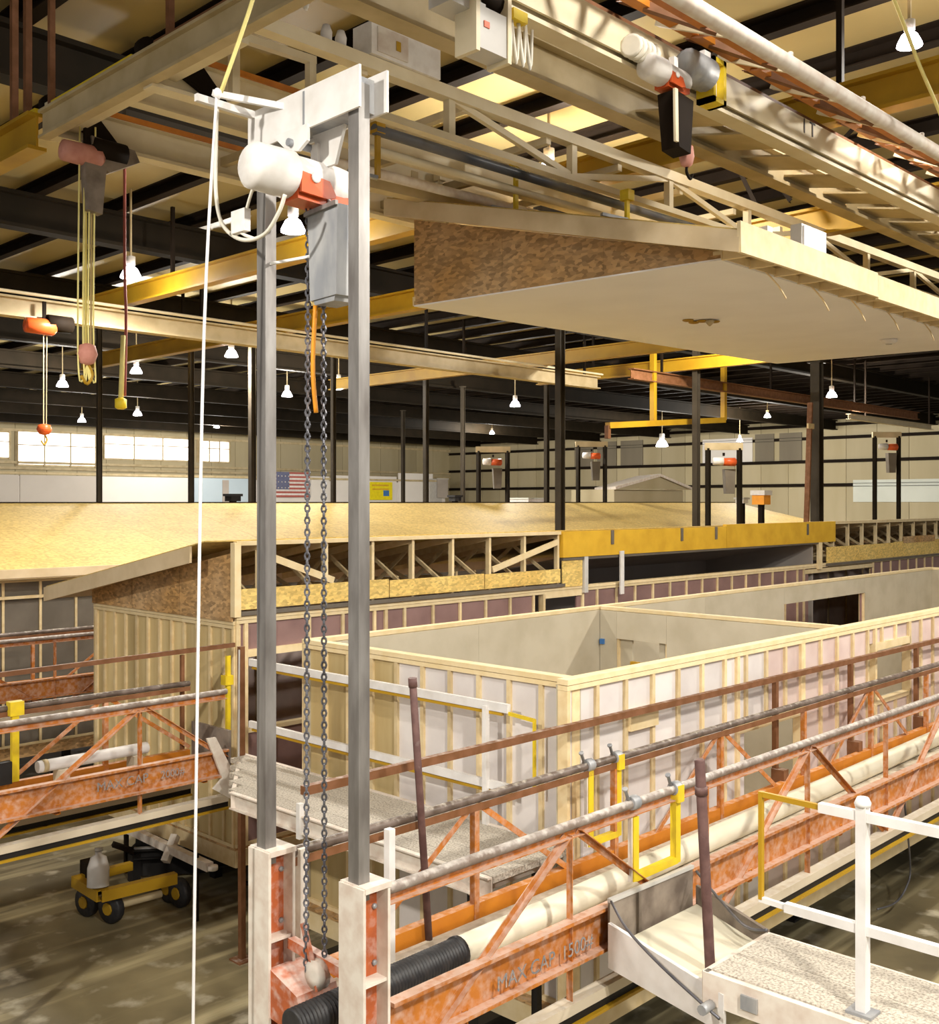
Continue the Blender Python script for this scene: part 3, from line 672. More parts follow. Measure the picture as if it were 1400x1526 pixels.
# ------------------------------------------------------------------ foreground lift mast
MX = 3.65
mast = thing('lift_mast', 'tall grey two-post lift mast on dusty white feet, closest to view', 'lift mast', (MX, 4.7, 0))
YP = (5.155, 4.325)
for y in YP:
    M('post', 'box', 'steel_post', (MX, y, 2.9), (MX, y, 7.2), .085, .075, mast, up=(1, 0, 0))
    M('post_shade_strip', 'box', 'black_metal', (MX + .012, y - .0385, 3.02), (MX + .012, y - .0385, 7.0), .004, .022, mast, up=(1, 0, 0))  # black strip laid on the face as the shade inside a channel
    for s in (-1, 1):
        xx = MX + .03 + s * .085
        M('foot_flange', 'box', 'white_dusty', (xx, y - .01, 0), (xx, y - .01, 2.99), .20, .018, mast, up=(1, 0, 0))
    fw_ = M('foot_web', 'box', 'red_web', (MX + .03, y - .01, 0), (MX + .03, y - .01, 2.98), .02, .16, mast, up=(1, 0, 0))
    box('cap_plate', 'white_dusty', (MX - .05, y - .115, 2.965), (MX + .13, y + .095, 2.995), mast)
    for z in (1.3, 2.47): box('stiffener', 'white_dusty', (MX - .045, y - .1, z), (MX + .11, y + .08, z + .018), mast)
    for z in (2.2, 2.55, 2.85): lathe('flange_bolt', 'galvanised', [(.016, 0), (.016, .012), (.008, .018)], (MX + .085, y - .02, z), (0, -1, 0), fw_, 6)
    box('ground_plate', 'white_dusty', (MX - .16, y - .2, 0), (MX + .22, y + .2, .025), mast)
# head of the mast: two plates with an open end, and the lug plate the hoist hangs from
slab('head_plate', 'white_paint', [(MX - .07, 5.24, 7.03), (MX - .07, 4.24, 7.05), (MX - .07, 4.24, 7.27), (MX - .07, 5.24, 7.26)], (.014, 0, 0), mast)
slab('head_plate', 'white_paint', [(MX + .085, 5.24, 7.03), (MX + .085, 4.2, 7.05), (MX + .085, 4.2, 7.27), (MX + .085, 5.24, 7.26)], (.014, 0, 0), mast)
box('head_core', 'galvanised', (MX - .055, 4.30, 7.06), (MX + .084, 5.20, 7.24), mast)
slab('head_seam', 'galvanised', [(MX - .074, 4.715, 7.05), (MX - .074, 4.70, 7.05), (MX - .074, 4.70, 7.25), (MX - .074, 4.715, 7.25)], (.004, 0, 0), mast)
slab('lug_plate', 'white_paint', [(MX - .085, 4.97, 7.06), (MX - .085, 4.66, 7.06), (MX - .085, 4.66, 6.97), (MX - .085, 4.74, 6.93), (MX - .085, 4.84, 6.95)], (.02, 0, 0), mast)
slab('lug_plate', 'white_paint', [(MX + .06, 4.80, 7.06), (MX + .06, 4.52, 7.06), (MX + .06, 4.60, 6.86), (MX + .06, 4.72, 6.86)], (.02, 0, 0), mast)
lathe('lug_pin', 'galvanised', [(.022, 0), (.022, .24), (.012, .245)], (MX - .11, 4.80, 6.985), (1, 0, 0), mast, 10)
M('foot_strut', 'box', 'red_web', (MX + .1, YP[0] - .1, 2.44), (MX + .1, YP[1] + .1, 2.40), .05, .06, mast)
box('side_arm', 'white_paint', (MX - .45, 5.17, 7.22), (MX - .0, 5.2, 7.26), mast)
# the winch block at its foot
wn = thing('winch_block', 'dusty pink winch housing at the foot of the near mast', 'winch', (MX + .1, 4.85, 1.9))
slab('housing', 'red_web', [(MX - .05, 5.06, 2.33), (MX - .05, 4.80, 2.25), (MX - .05, 4.72, 2.02), (MX - .05, 5.06, 2.05)], (.28, 0, 0), wn)
lathe('guide_wheel', 'white_dusty', [(.03, 0), (.085, .01), (.07, .03), (.085, .05), (.03, .06)], (MX + .02, 4.74, 2.36), (1, .1, 0), wn, 16)
M('bracket', 'box', 'red_web', (MX + .04, 4.86, 2.62), (MX + .04, 4.72, 2.28), .02, .03, wn, up=(1, 0, 0))
M('pedestal', 'box', 'white_dusty', (MX + .09, 4.92, 0), (MX + .09, 4.92, 2.06), .10, .16, wn)
# hoist hanging in the head
ho = thing('chain_hoist', 'large white and red electric chain hoist inside the near mast head', 'hoist', (MX, 4.75, 6.78))
def hoist_body(t, c, k=1.0, white='hoist_white', red='hoist_red'):
    c = V(c)
    ax = (1, 0, 0)
    lathe('motor_cap', white, [(.02 * k, -.46 * k), (.10 * k, -.455 * k), (.125 * k, -.43 * k), (.13 * k, -.2 * k), (.115 * k, -.185 * k)], c, ax, t, 20)
    lathe('gear_body', white, [(.112 * k, -.185 * k), (.112 * k, .13 * k), (.105 * k, .18 * k), (.09 * k, .21 * k), (.03 * k, .22 * k)], c, ax, t, 20)
    slab('red_shell', red, [c + V((-.19, -.08, -.03)) * k, c + V((.18, -.08, -.06)) * k, c + V((.18, -.08, -.12)) * k, c + V((.1, -.08, -.15)) * k, c + V((-.19, -.08, -.14)) * k], V((0, .16, 0)) * k, t)
    rb_ = slab('red_badge', red, [c + V((-.19, -.116, .0)) * k, c + V((.0, -.118, -.02)) * k, c + V((.05, -.118, -.10)) * k, c + V((-.02, -.118, -.12)) * k, c + V((-.19, -.112, -.11)) * k], V((0, .02, 0)) * k, t)
    lathe('badge_ring', white, [(.012 * k, 0), (.03 * k, 0), (.03 * k, .008 * k), (.012 * k, .008 * k)], c + V((-.10, -.118, -.02)) * k, (0, -1, 0), rb_, 12)
    box('hook_lug', white, c + V((-.02, -.03, .09)) * k, c + V((.05, .03, .21)) * k, t)
    box('chain_guide', 'galvanised', c + V((.0, -.05, -.17)) * k, c + V((.12, .05, -.10)) * k, t)
hoist_body(ho, (MX + .06, 4.76, 6.79))
chain('load_chain', 'chain_steel', (MX + .03, 4.80, 6.66), (MX + .03, 4.82, 2.36), .043, .006, ho)
chain('load_chain', 'chain_steel', (MX + .09, 4.74, 6.66), (MX + .09, 4.73, 2.42), .043, .006, ho)
bg = thing('chain_bucket', 'galvanised chain bucket hanging below the white hoist', 'bucket', (MX + .12, 4.62, 6.1))
x0, y0 = MX + .0, 4.55
slab('bucket_body', 'galvanised', [(MX + .01, 4.78, 6.6), (MX + .01, 4.52, 6.62), (MX + .02, 4.54, 6.13), (MX + .02, 4.77, 6.12)], (.17, -.02, 0), bg)
for d_ in ((0, 0, 0),): slab('bucket_base', 'galvanised', [(MX + .03, 4.75, 6.12), (MX + .03, 4.56, 6.13), (MX + .03, 4.57, 6.10), (MX + .03, 4.74, 6.095)], (.14, -.02, 0), bg)
M('bucket_rim', 'box', 'steel_post', (MX + .0, 4.79, 6.6), (MX + .0, 4.51, 6.62), .02, .025, bg)
M('bucket_strap', 'box', 'steel_post', (MX + .08, 4.66, 6.6), (MX + .08, 4.70, 6.70), .03, .02, bg, up=(1, 0, 0))
M('tie_bar', 'box', 'white_paint', (MX + .0, 5.12, 6.38), (MX + .02, 4.77, 6.37), .015, .015, bg)
oc = tag(cable('orange_strap', 'orange_plastic', [(MX + .05, 4.76, 6.1), (MX + .04, 4.77, 5.75), (MX + .055, 4.76, 5.5)], .013), 'short orange strap hanging between the two mast chains', 'strap')
# ropes and cables by the mast
rp = thing('pull_rope', 'white rope hanging from the ceiling area past the near mast to the floor', 'rope', (3.19, 5.19, 0))
cable('upper_rope', 'rope_yellow', [(3.55, 4.95, 8.2), (3.42, 5.0, 7.72), (3.30, 5.09, 7.27)], .012, rp, 3)
cable('lower_rope', 'rope_white', [(3.28, 5.10, 7.26), (3.23, 5.15, 5.92), (3.20, 5.18, 3.5), (3.17, 5.21, 0.01)], .0088, rp, 5)
lathe('rope_knot', 'rope_white', [(.01, -.03), (.024, -.01), (.024, .015), (.01, .03)], (3.285, 5.10, 7.26), (0, 0, 1), rp, 10)
cb = thing('power_cable', 'cream power cable looping down beside the near mast to its hoist', 'cable', (3.3, 5.08, 6.5))
lp = [at(x, y, X=3.4) for x, y in ((324, 142), (322, 220), (322, 290), (332, 335), (360, 357), (393, 350), (415, 318), (425, 290))]
cable('cable_loop', 'cable_cream', lp, .0115, cb)
cable('cable_loop', 'cable_cream', [at(x, y, X=3.4) for x, y in ((384, 262), (374, 290), (364, 325), (358, 345), (380, 356))], .009, cb)
box('cable_plug', 'hoist_white', at(349, 310, X=3.4) + V((-.02, .0, -.15)), at(369, 310, X=3.4) + V((.02, .0, 0)), cb)
M('cable_arm', 'box', 'white_paint', at(318, 139, X=3.36), at(428, 160, X=3.6), .03, .035, cb)

# ------------------------------------------------------------------ gangway on the left, with white rails
gw = thing('gangway', 'planked gangway with white rails joining the middle and left catwalks', 'gangway', (6.2, 7.4, 2.0))
for i in range(5):
    M('deck_plank', 'box', 'deck_speckle', (5.84 + .178 * i, 5.3, 2.225), (5.84 + .178 * i, 8.75 + .26 * i, 2.225), .172, .05, gw)
for x, y in ((5.72, 8.65), (6.68, 9.9)): M('side_rail', 'chan', 'white_dusty', (x, 5.3, 2.17), (x, y, 2.17), .05, .16, gw)
M('end_bar', 'box', 'white_dusty', (5.72, 8.62, 2.17), (6.68, 9.92, 2.17), .04, .14, gw)
for z, h in ((3.26, .075), (2.59, .07)):
    M('guard_rail', 'box', 'white_paint', (6.69, 5.98, z), (6.69, 9.75, z), .04, h, gw)
    M('rail_lip', 'box', 'yellow_beam', (6.69, 6.05, z - .055), (6.69, 9.7, z - .055), .03, .025, gw)
for y in (6.22, 8.0, 9.3): M('rail_post', 'box', 'white_paint', (6.66, y, 2.2), (6.66, y, 3.26), .045, .045, gw, up=(1, 0, 0))
M('rail_end', 'box', 'yellow_paint', (6.69, 5.98, 3.22), (6.69, 5.70, 3.20), .02, .03, gw)
M('rail_end', 'box', 'yellow_paint', (6.69, 5.70, 3.21), (6.69, 5.70, 2.62), .02, .025, gw, up=(1, 0, 0))
for y in (5.5, 7.5): M('deck_bearer', 'chan', 'white_dusty', (5.72, y, 2.12), (6.68, y, 2.12), .05, .1, gw)
M('deck_post', 'box', 'white_paint', (5.7, 7.55, 2.05), (5.7, 7.55, 2.36), .05, .05, gw, up=(1, 0, 0))
for x in (5.85, 6.6): M('support_leg', 'box', 'black_metal', (x, 5.6, 0), (x, 5.6, 2.1), .06, .06, gw)
pl1 = thing('scaffold_pole', 'maroon pole leaning beside the near mast in front of white rails', 'pole', (4.9, 5.0, 2.1))
lathe('pole_tube', 'maroon_pole', [(.025, 0), (.025, 1.72), (.02, 1.725)], (4.87, 5.06, 2.12), (-.085, 0, 1), pl1, 10)
lathe('pole_cap', 'maroon_pole', [(.03, 0), (.03, .06)], (4.727, 5.06, 3.8), (-.085, 0, 1), pl1, 10)
pl2 = thing('scaffold_pole', 'maroon pole standing at front right before the white-railed platform', 'pole', (5.7, 3.4, 0))
a, b = at(1043, 1130, Y=3.4), at(1063, 1526, Y=3.4); dd = (b - a) / (a.z - b.z)
lathe('pole_tube', 'maroon_pole', [(.031, 0), (.031, a.z), (.025, a.z + .01)], a + dd * a.z, -dd, pl2, 12)
lathe('pole_collar', 'maroon_pole', [(.038, 0), (.038, .05)], a + dd * .22, -dd, pl2, 12)
lathe('pole_foot', 'maroon_pole', [(.08, 0), (.08, .02), (.04, .03)], a + dd * a.z, (0, 0, 1), pl2, 12)
pl3 = thing('guide_post', 'slim brown upright post at the left catwalk end', 'post', (6.66, 9.85, 0))
M('post_shaft', 'box', 'brown_paint', (6.66, 9.86, .02), (6.62, 9.82, 3.43), .06, .06, pl3, up=(1, 0, 0))
M('post_face', 'box', 'panel_grey', (6.61, 9.83, 2.2), (6.60, 9.80, 3.4), .012, .05, pl3, up=(1, 0, 0))
box('post_foot', 'brown_paint', (6.56, 9.76, 0), (6.76, 9.96, .02), pl3)

# ------------------------------------------------------------------ platform at front right, with white rails
pf_ = thing('platform', 'white-railed walkway platform with speckled deck at front right', 'platform', (5.75, 2.4, 2.0))
for i in range(4):
    M('deck_plank', 'box', 'deck_speckle', (5.50 + .175 * i, .9, 2.28), (5.50 + .175 * i, 3.27, 2.28), .17, .04, pf_)
M('side_channel', 'chan', 'white_dusty', (5.40, 3.3, 2.2), (5.40, .9, 2.2), .06, .18, pf_)
M('side_channel', 'chan', 'white_dusty', (6.12, .9, 2.2), (6.12, 3.3, 2.2), .06, .18, pf_)
M('end_channel', 'box', 'white_dusty', (5.38, 3.29, 2.2), (6.14, 3.29, 2.2), .04, .18, pf_)
for y in (3.0, 2.2, 1.4): box('side_cleat', 'galvanised', (5.355, y - .05, 2.16), (5.37, y + .05, 2.24), pf_)
M('rail_post', 'box', 'white_paint', (5.5, 2.41, 2.3), (5.5, 2.41, 3.4), .055, .06, pf_, up=(1, 0, 0))
box('post_foot', 'galvanised', (5.44, 2.34, 2.3), (5.56, 2.48, 2.315), pf_)
for z in (3.34, 2.745):
    M('guard_rail', 'box', 'white_paint', (5.5, 2.65 if z > 3 else 2.85, z), (5.5, .9, z), .045, .05, pf_)
lathe('post_cap', 'white_paint', [(.04, 0), (.045, .02), (.03, .05), (.01, .055)], (5.5, 2.41, 3.39), parent=pf_, n=10)
M('rail_end', 'box', 'yellow_beam', (5.5, 3.0, 3.345), (5.5, 2.65, 3.34), .022, .03, pf_)
M('rail_end', 'box', 'yellow_beam', (5.5, 3.0, 3.36), (5.5, 3.0, 2.75), .022, .03, pf_, up=(1, 0, 0))
M('rail_end', 'box', 'white_paint', (5.5, 3.01, 2.75), (5.5, 2.85, 2.745), .025, .03, pf_)
for x in (5.42, 6.1): M('support_leg', 'box', 'galvanised', (x, 1.2, 0), (x, 1.2, 2.12), .06, .06, pf_)
for x in (5.42, 6.1): M('support_leg', 'box', 'galvanised', (x, 2.9, 0), (x, 2.9, 2.12), .06, .06, pf_)
rmp = thing('bridge_ramp', 'white bridging ramp between the middle catwalk and front platform', 'ramp', (5.7, 3.7, 2.0))
slab('ramp_side', 'white_paint', [(5.62, 4.16, 2.26), (5.62, 4.16, 1.97), (5.36, 3.16, 1.98), (5.36, 3.16, 2.2)], (.03, 0, 0), rmp)
slab('ramp_deck', 'tube_cream', [(5.65, 4.14, 2.08), (6.66, 4.14, 2.08), (6.12, 3.28, 2.16), (5.4, 3.28, 2.16)], (0, 0, .03), rmp)
slab('ramp_side', 'dirty_plate', [(6.66, 4.15, 2.24), (6.66, 4.15, 2.02), (6.13, 3.3, 2.12), (6.13, 3.3, 2.3)], (.03, 0, 0), rmp)
lathe('hinge_pin', 'galvanised', [(.03, 0), (.03, .1)], (5.36, 3.24, 2.12), (-1, 0, 0), rmp, 10)
cable('side_chain', 'chain_steel', [(5.64, 4.15, 2.4), (5.54, 3.95, 2.30), (5.42, 3.6, 2.2), (5.30, 3.15, 2.09)], .009, rmp, 5)
cable('side_chain', 'chain_steel', [(6.62, 4.12, 2.36), (6.52, 3.9, 2.27), (6.2, 3.5, 2.26), (6.12, 3.3, 2.31)], .010, rmp, 5)
kp = thing('kick_plate', 'grimy grey steel kick plate hung on the catwalk by the ramp', 'plate', (6.1, 4.18, 2.0))
slab('plate_face', 'dirty_plate', [(5.66, 4.175, 1.98), (6.66, 4.175, 1.95), (6.66, 4.175, 2.37), (5.66, 4.175, 2.39)], (0, .016, 0), kp)
M('plate_rim', 'box', 'panel_grey', (5.66, 4.18, 2.39), (6.66, 4.18, 2.37), .03, .025, kp)
M('plate_rib', 'box', 'dirty_plate', (5.98, 4.168, 1.98), (5.98, 4.168, 2.37), .02, .03, kp, up=(1, 0, 0))
def gate(label, xa, xb, y, za, zb):
    t = thing('yellow_gate', label, 'gate', (xa, y, zb))
    s = .05
    M('gate_bar', 'chan', 'yellow_paint', (xa, y, za), (xa, y, zb), s, .06, t, up=(1, 0, 0))
    M('gate_bar', 'chan', 'yellow_paint', (xb, y, za + .06), (xb, y, zb), s, .06, t, up=(1, 0, 0))
    M('gate_bar', 'chan', 'yellow_paint', (xa, y, zb + .02), (xb, y, zb + .02), s, .05, t)
    M('gate_edge', 'box', 'white_dusty', (xa - .035, y, za), (xa - .035, y, zb), .03, .02, t, up=(1, 0, 0))
    for x in (xa, xb):
        cl_ = lathe('rail_clamp', 'galvanised', [(.045, 0), (.05, .01), (.05, .07), (.045, .08)], (x - .04, y, 2.935), (1, 0, 0), t, 12)
        lathe('clamp_bolt', 'galvanised', [(.012, 0), (.012, .08), (.02, .085), (.02, .1)], (x - .06, y, 2.96), (-.4, 0, .9), cl_, 8)
    box('clamp_head', 'yellow_paint', (xb - .035, y - .05, 2.84), (xb + .04, y + .03, 2.96), t)
gate('yellow drop gate clamped on the near rail above the grimy kick plate', 6.06, 6.58, CA - .0, 2.84, 2.40)
gate('second yellow drop gate clamped on the far rail behind the first', 6.68, 7.05, CB + .0, 2.9, 2.3)
yg = thing('yellow_gate', 'yellow safety bracket on the left catwalk beside the orange diagonal', 'gate', (4.5, 10.75, 2.2))
for px_ in (22, ): 
    a = at(px_, 1045, Y=10.7); M('gate_bar', 'chan', 'yellow_paint', (a.x, 10.7, 2.94), (a.x, 10.7, 2.2), .05, .07, yg, up=(1, 0, 0)); box('clamp_head', 'yellow_paint', (a.x - .06, 10.66, 2.86), (a.x + .08, 10.76, 3.0), yg)
    box('gate_pad', 'black_metal', (a.x - .3, 10.62, 2.2), (a.x - .06, 10.68, 2.42), yg)
yg2 = thing('yellow_gate', 'slim yellow safety bracket at the right end of the left catwalk', 'gate', (6.3, 10.75, 2.2))
a = at(340, 1040, Y=10.7)
for px_, z0_ in ((341, 2.2), ): 
    M('gate_bar', 'chan', 'yellow_paint', (a.x, 10.7, 3.2), (a.x, 10.7, z0_), .04, .05, yg2, up=(1, 0, 0)); box('clamp_head', 'yellow_paint', (a.x - .06, 10.66, 2.86), (a.x + .05, 10.76, 2.97), yg2)
lc = tag(cable('loose_cable', 'chain_steel', [V((at(1345, 1262, Y=5.13).x, 5.13, 1.66))] + [at(x, y, Y=5.2) for x, y in ((1357, 1285), (1352, 1320), (1335, 1345), (1308, 1355))], .012), 'thin grey cable loop dangling under the far right of the catwalk', 'cable')

# ------------------------------------------------------------------ low crane bridge over the mast (cream trusses)
br = thing('crane_bridge', 'cream truss crane bridge crossing over the near mast towards the right', 'crane bridge', (4.6, 6.8, 8.4))
BY, B2, B1, RX = 6.8, 7.76, 9.53, 4.34
def bz(x): return 8.63 + .011 * (x - 4.8)
def member(n, m, p0, p1, w, h, up=(0, 0, 1), kind='box'): return M(n, kind, m, p0, p1, w, h, br, up)
member('top_chord', 'cream_paint', (4.72, BY, bz(4.72) + .02), (21, BY, bz(21) + .02), .12, .11)
member('bottom_chord', 'cream_paint', (5.9, BY, bz(5.9) - .38), (21, BY, bz(21) - .34), .09, .065)
x = 6.8; k = 0
while x < 20.5:
    member('truss_vertical', 'cream_paint', (x, BY, bz(x) - .36), (x, BY, bz(x)), .075, .08, (1, 0, 0))
    xn = x + 1.77
    if k % 2 == 0: member('truss_diagonal', 'cream_paint', (x, BY, bz(x) - .01), (xn, BY, bz(xn) - .35), .05, .06)
    else: member('truss_diagonal', 'cream_paint', (xn, BY, bz(xn) - .01), (x, BY, bz(x) - .35), .05, .06)
    x = xn; k += 1
member('runner_beam', 'cream_paint', (4.35, B2, 8.47), (16, B2, 8.62), .14, .32, kind='ibeam')
member('runner_strip', 'orange_clean', (4.45, B2 - .075, 8.63), (6.9, B2 - .075, 8.66), .03, .05)
member('runner_beam', 'cream_paint', (4.35, B1, 8.50), (16, B1, 8.6), .16, .33, kind='ibeam')
member('runner_strip', 'orange_clean', (4.45, B1 - .085, 8.665), (16, B1 - .085, 8.765), .03, .05)
member('runner_beam', 'cream_paint', (4.4, 8.55, 8.56), (10, 8.55, 8.62), .14, .2, kind='ibeam')
member('conduit', 'tube_blue_black', (6.25, 7.2, 8.32), (14, 7.2, 8.46), .10, .10, kind='tube')
member('conduit', 'cream_paint', (6.3, 7.35, 8.20), (14, 7.35, 8.36), .08, .08, kind='tube')
member('conduit', 'white_dusty', (6.3, 7.95, 8.22), (14, 7.95, 8.44), .10, .10, kind='tube')
member('conduit', 'cream_dull', (6.3, 8.3, 8.22), (14, 8.3, 8.5), .14, .11)
for k in range(7):
    member('cross_tie', 'cream_paint', (5.8 + 1.2 * k, BY, 8.60), (5.8 + 1.2 * k, B2, 8.6), .07, .07)
    member('cross_tie', 'cream_dull', (6.2 + 1.1 * k, B2, 8.5), (6.2 + 1.1 * k, B1, 8.52), .07, .09)
for x in (4.92, 5.7): member('end_frame', 'cream_paint', (x, 7.4, 8.25), (x, 7.4, 8.8), .07, .07, (1, 0, 0))
member('end_frame', 'cream_paint', (4.88, 7.4, 8.8), (5.74, 7.4, 8.83), .07, .065)
box('end_carriage', 'cream_paint', (4.47, 6.72, 8.42), (4.60, 9.5, 8.58), br)
for yy in (B2, B1):
    lathe('carriage_wheel', 'dark_steel', [(.03, 0), (.10, 0), (.10, .08), (.03, .09)], (RX + .1, yy + .12, 8.68), (0, 1, 0), br, 14)
    slab('wheel_bracket', 'dark_steel', [(RX + .1, yy - .05, 8.55), (RX + .25, yy - .05, 8.82), (RX + .34, yy - .05, 8.75), (RX + .75, yy - .09, 8.30), (RX + .62, yy - .09, 8.30)], (0, .04, 0), br)
cbx = thing('control_box', 'white control box with conduit on the cream bridge above the mast', 'control box', (6.1, BY, 8.8))
zc = bz(6) + .08
cab_ = box('cabinet', 'hoist_white', (5.80, BY - .09, zc), (6.60, BY + .15, zc + .27), cbx)
box('cabinet_door', 'white_dusty', (5.86, BY - .105, zc + .03), (6.2, BY - .09, zc + .24), cab_)
box('latch', 'yellow_beam', (6.06, BY - .112, zc + .09), (6.11, BY - .104, zc + .17), cab_)
cable('conduit_loop', 'cable_cream', [(6.36, BY, zc + .26), (6.36, BY + .02, zc + .42), (6.1, BY + .1, zc + .52), (5.5, BY + .2, zc + .54), (5.34, BY + .2, zc + .3)], .02, cbx)
for dx in (.0, .15): lathe('terminal_knob', 'hoist_white', [(.045, 0), (.05, .09), (.03, .15)], (5.42 + dx, BY + .03, zc - .01), parent=cbx, n=10)
# runway under the ceiling at the left
rw = thing('runway_beam', 'cream runway beam with yellow top edge carrying the bridge at left', 'runway beam', (RX, 7, 8.3))
M('web_beam', 'ibeam', 'cream_dull', (RX, 3.6, 8.46), (RX, 9.62, 8.46), .10, .26, rw)
M('rail_strip', 'box', 'yellow_paint', (RX, 7.95, 8.605), (RX, 9.4, 8.605), .06, .035, rw)
M('rail_strip', 'box', 'brown_paint', (RX, 3.6, 8.605), (RX, 7.6, 8.605), .06, .035, rw)
rw2 = thing('runway_beam', 'yellow runway beam entering at the upper left edge', 'runway beam', (RX, 12, 8.3))
M('web_beam', 'ibeam', 'yellow_beam', (RX - .02, 9.7, 8.42), (RX - .02, 17, 8.42), .18, .34, rw2)
M('rail_strip', 'box', 'yellow_paint', (RX - .02, 9.7, 8.61), (RX - .02, 17, 8.61), .05, .04, rw2)
for i, y in enumerate((9.95, 10.25)): M('hanger_rod', 'box', 'brown_paint', (RX, y, 8.6), (RX, y, CEIL), .06, .06, rw2, up=(1, 0, 0))
M('hanger_rod', 'box', 'brown_paint', (RX, 9.45, 8.6), (RX, 9.45, CEIL), .05, .05, rw, up=(1, 0, 0))
M('hanger_rod', 'box', 'brown_paint', (RX, 7.4, 8.6), (RX, 7.4, CEIL), .05, .05, rw, up=(1, 0, 0))

# ------------------------------------------------------------------ upper right crane bridge
ub = thing('crane_bridge', 'upper right white crane bridge with tube rail and cross lacing', 'crane bridge', (5, 4.8, 8.3))
UY, UT, UL = 4.8, 3.9, 5.55
M('main_beam', 'ibeam', 'cream_paint', (3.5, UY, 8.42), (22, UY, 8.60), .16, .32, ub)
M('main_web', 'box', 'cream_paint', (3.5, UY - .07, 8.46), (22, UY - .07, 8.62), .02, .24, ub)
M('tube_rail', 'tube', 'white_dusty', (3.5, UT, 8.31), (22, UT, 8.50), .13, .13, ub)
M('lower_beam', 'ibeam', 'cream_dull', (3.5, UL, 8.5), (22, UL, 8.66), .18, .34, ub)
for k in range(19):
    x = 4.2 + k * .92; z = 8.33 + .0105 * (x - 3.5)
    M('cross_strut', 'box', 'cream_paint', (x, UT, z), (x + .1, UY - .06, z + .40), .06, .06, ub)
    M('lacing_bar', 'angle', 'orange_paint', (x, UT + .25, z + .13), (x + .46, UY - .1, z + .40), .06, .06, ub)
    M('lacing_bar', 'angle', 'brown_paint', (x + .46, UY - .1, z + .40), (x + .92, UT + .25, z + .13), .06, .06, ub)
    if k > 3: M('batten_plate', 'box', 'cream_dull', (x + .3, UY + .05, z - .02), (x + .3, UL, z + .12), .58, .02, ub)
M('lacing_chord', 'angle', 'orange_paint', (3.5, UT + .32, 8.50), (22, UT + .32, 8.69), .07, .06, ub)
M('lacing_chord', 'angle', 'orange_clean', (3.5, UT + .66, 8.66), (22, UT + .66, 8.85), .09, .06, ub)
M('top_rail', 'box', 'brown_paint', (3.5, UY, 8.62), (22, UY, 8.80), .06, .05, ub)
ta = at(1196, 196, Y=UY - .085)
text('lettering', 'paint_black', '1 T', (ta.x, UY - .084, ta.z), (1, 0, .01), (0, 0, 1), .2, ub)
for k in range(7): lathe('rail_lug', 'white_dusty', [(.025, 0), (.025, .03), (.015, .04)], (5 + 1.3 * k, UT, 8.385 + .0137 * k), parent=ub, n=8)
# trolley hoist on it
th = thing('chain_hoist', 'red chain hoist with yellow trolley on the upper right bridge', 'hoist', (7.3, UY, 8.1))
cx = 7.05
hoist_body(th, (cx, UY - .2, 8.28), .8)
lathe('trolley_drum', 'galvanised', [(.1, 0), (.13, .01), (.13, .3), (.1, .31)], (cx + .15, UY - .22, 8.43), (1, 0, 0), th, 16)
for k in range(5): lathe('cable_coil', 'cable_cream', [(.07, 0), (.09, .005), (.09, .02), (.07, .025)], (cx - .5 + .06 * k, UY - .16, 8.40), (1, .3, 0), th, 14)
boxes('trolley_guard', 'yellow_paint', [((cx + .50, UY - .26, 8.24), (cx + .54, UY - .1, 8.60)), ((cx + .66, UY - .26, 8.24), (cx + .70, UY - .1, 8.60)), ((cx + .50, UY - .26, 8.24), (cx + .70, UY - .1, 8.28)), ((cx + .50, UY - .26, 8.56), (cx + .70, UY - .1, 8.60))], th)
boxes('trolley_plate', 'hoist_white', [((cx + .55, UY - .2, 8.3), (cx + .65, UY - .12, 8.55)), ((cx + .40, UY - .24, 8.36), (cx + .49, UY - .1, 8.62))], th)
slab('chain_bag', 'dark_steel', [(cx - .12, UY - .3, 8.14), (cx + .14, UY - .3, 8.12), (cx + .10, UY - .3, 7.70), (cx - .06, UY - .3, 7.72)], (0, .16, 0), th)
M('bag_edge', 'box', 'cream_paint', (cx - .13, UY - .31, 8.14), (cx - .12, UY - .31, 7.74), .02, .04, th, up=(1, 0, 0))
chain('load_chain', 'chain_steel', (cx + .2, UY - .2, 8.15), (cx + .2, UY - .2, 7.8), .05, .007, th)
lathe('hook_block', 'pink_paint', [(.02, 0), (.05, -.02), (.06, -.1), (.045, -.16), (.02, -.18)], (cx + .2, UY - .2, 7.82), parent=th, n=14)
cable('hook', 'dark_steel', [(cx + .2, UY - .2, 7.66), (cx + .2, UY - .2, 7.6), (cx + .25, UY - .2, 7.56), (cx + .28, UY - .2, 7.6)], .012, th)
eb = thing('electrical_box', 'grey electrical boxes hanging under the bridge at top centre', 'control box', (4.9, UY, 8.1))
a = at(672, 0, Y=UY); b = at(700, 28, Y=UY)
box('cabinet', 'panel_grey', (a.x - .1, UY - .1, b.z), (a.x + .22, UY + .1, b.z + .4), eb)
a = at(700, 70, Y=UY - .1)
box('cabinet', 'panel_grey', (a.x + .02, UY - .15, a.z), (a.x + .30, UY + .02, a.z + .27), eb)
for dx in (0, .30): box('cabinet_strap', 'cream_paint', (a.x + dx, UY - .16, a.z - .03), (a.x + dx + .035, UY + .03, a.z + .45), eb)
box('cabinet_label', 'hoist_red', (a.x + .08, UY - .156, a.z + .14), (a.x + .13, UY - .149, a.z + .18), eb)
lathe('motor', 'dark_steel', [(.05, 0), (.08, .01), (.08, .2), (.05, .21)], (a.x + .1, UY - .05, a.z + .38), (1, 0, 0), eb, 12)
box('plug', 'yellow_paint', (a.x + .38, UY - .14, a.z + .3), (a.x + .52, UY - .06, a.z + .37), eb)
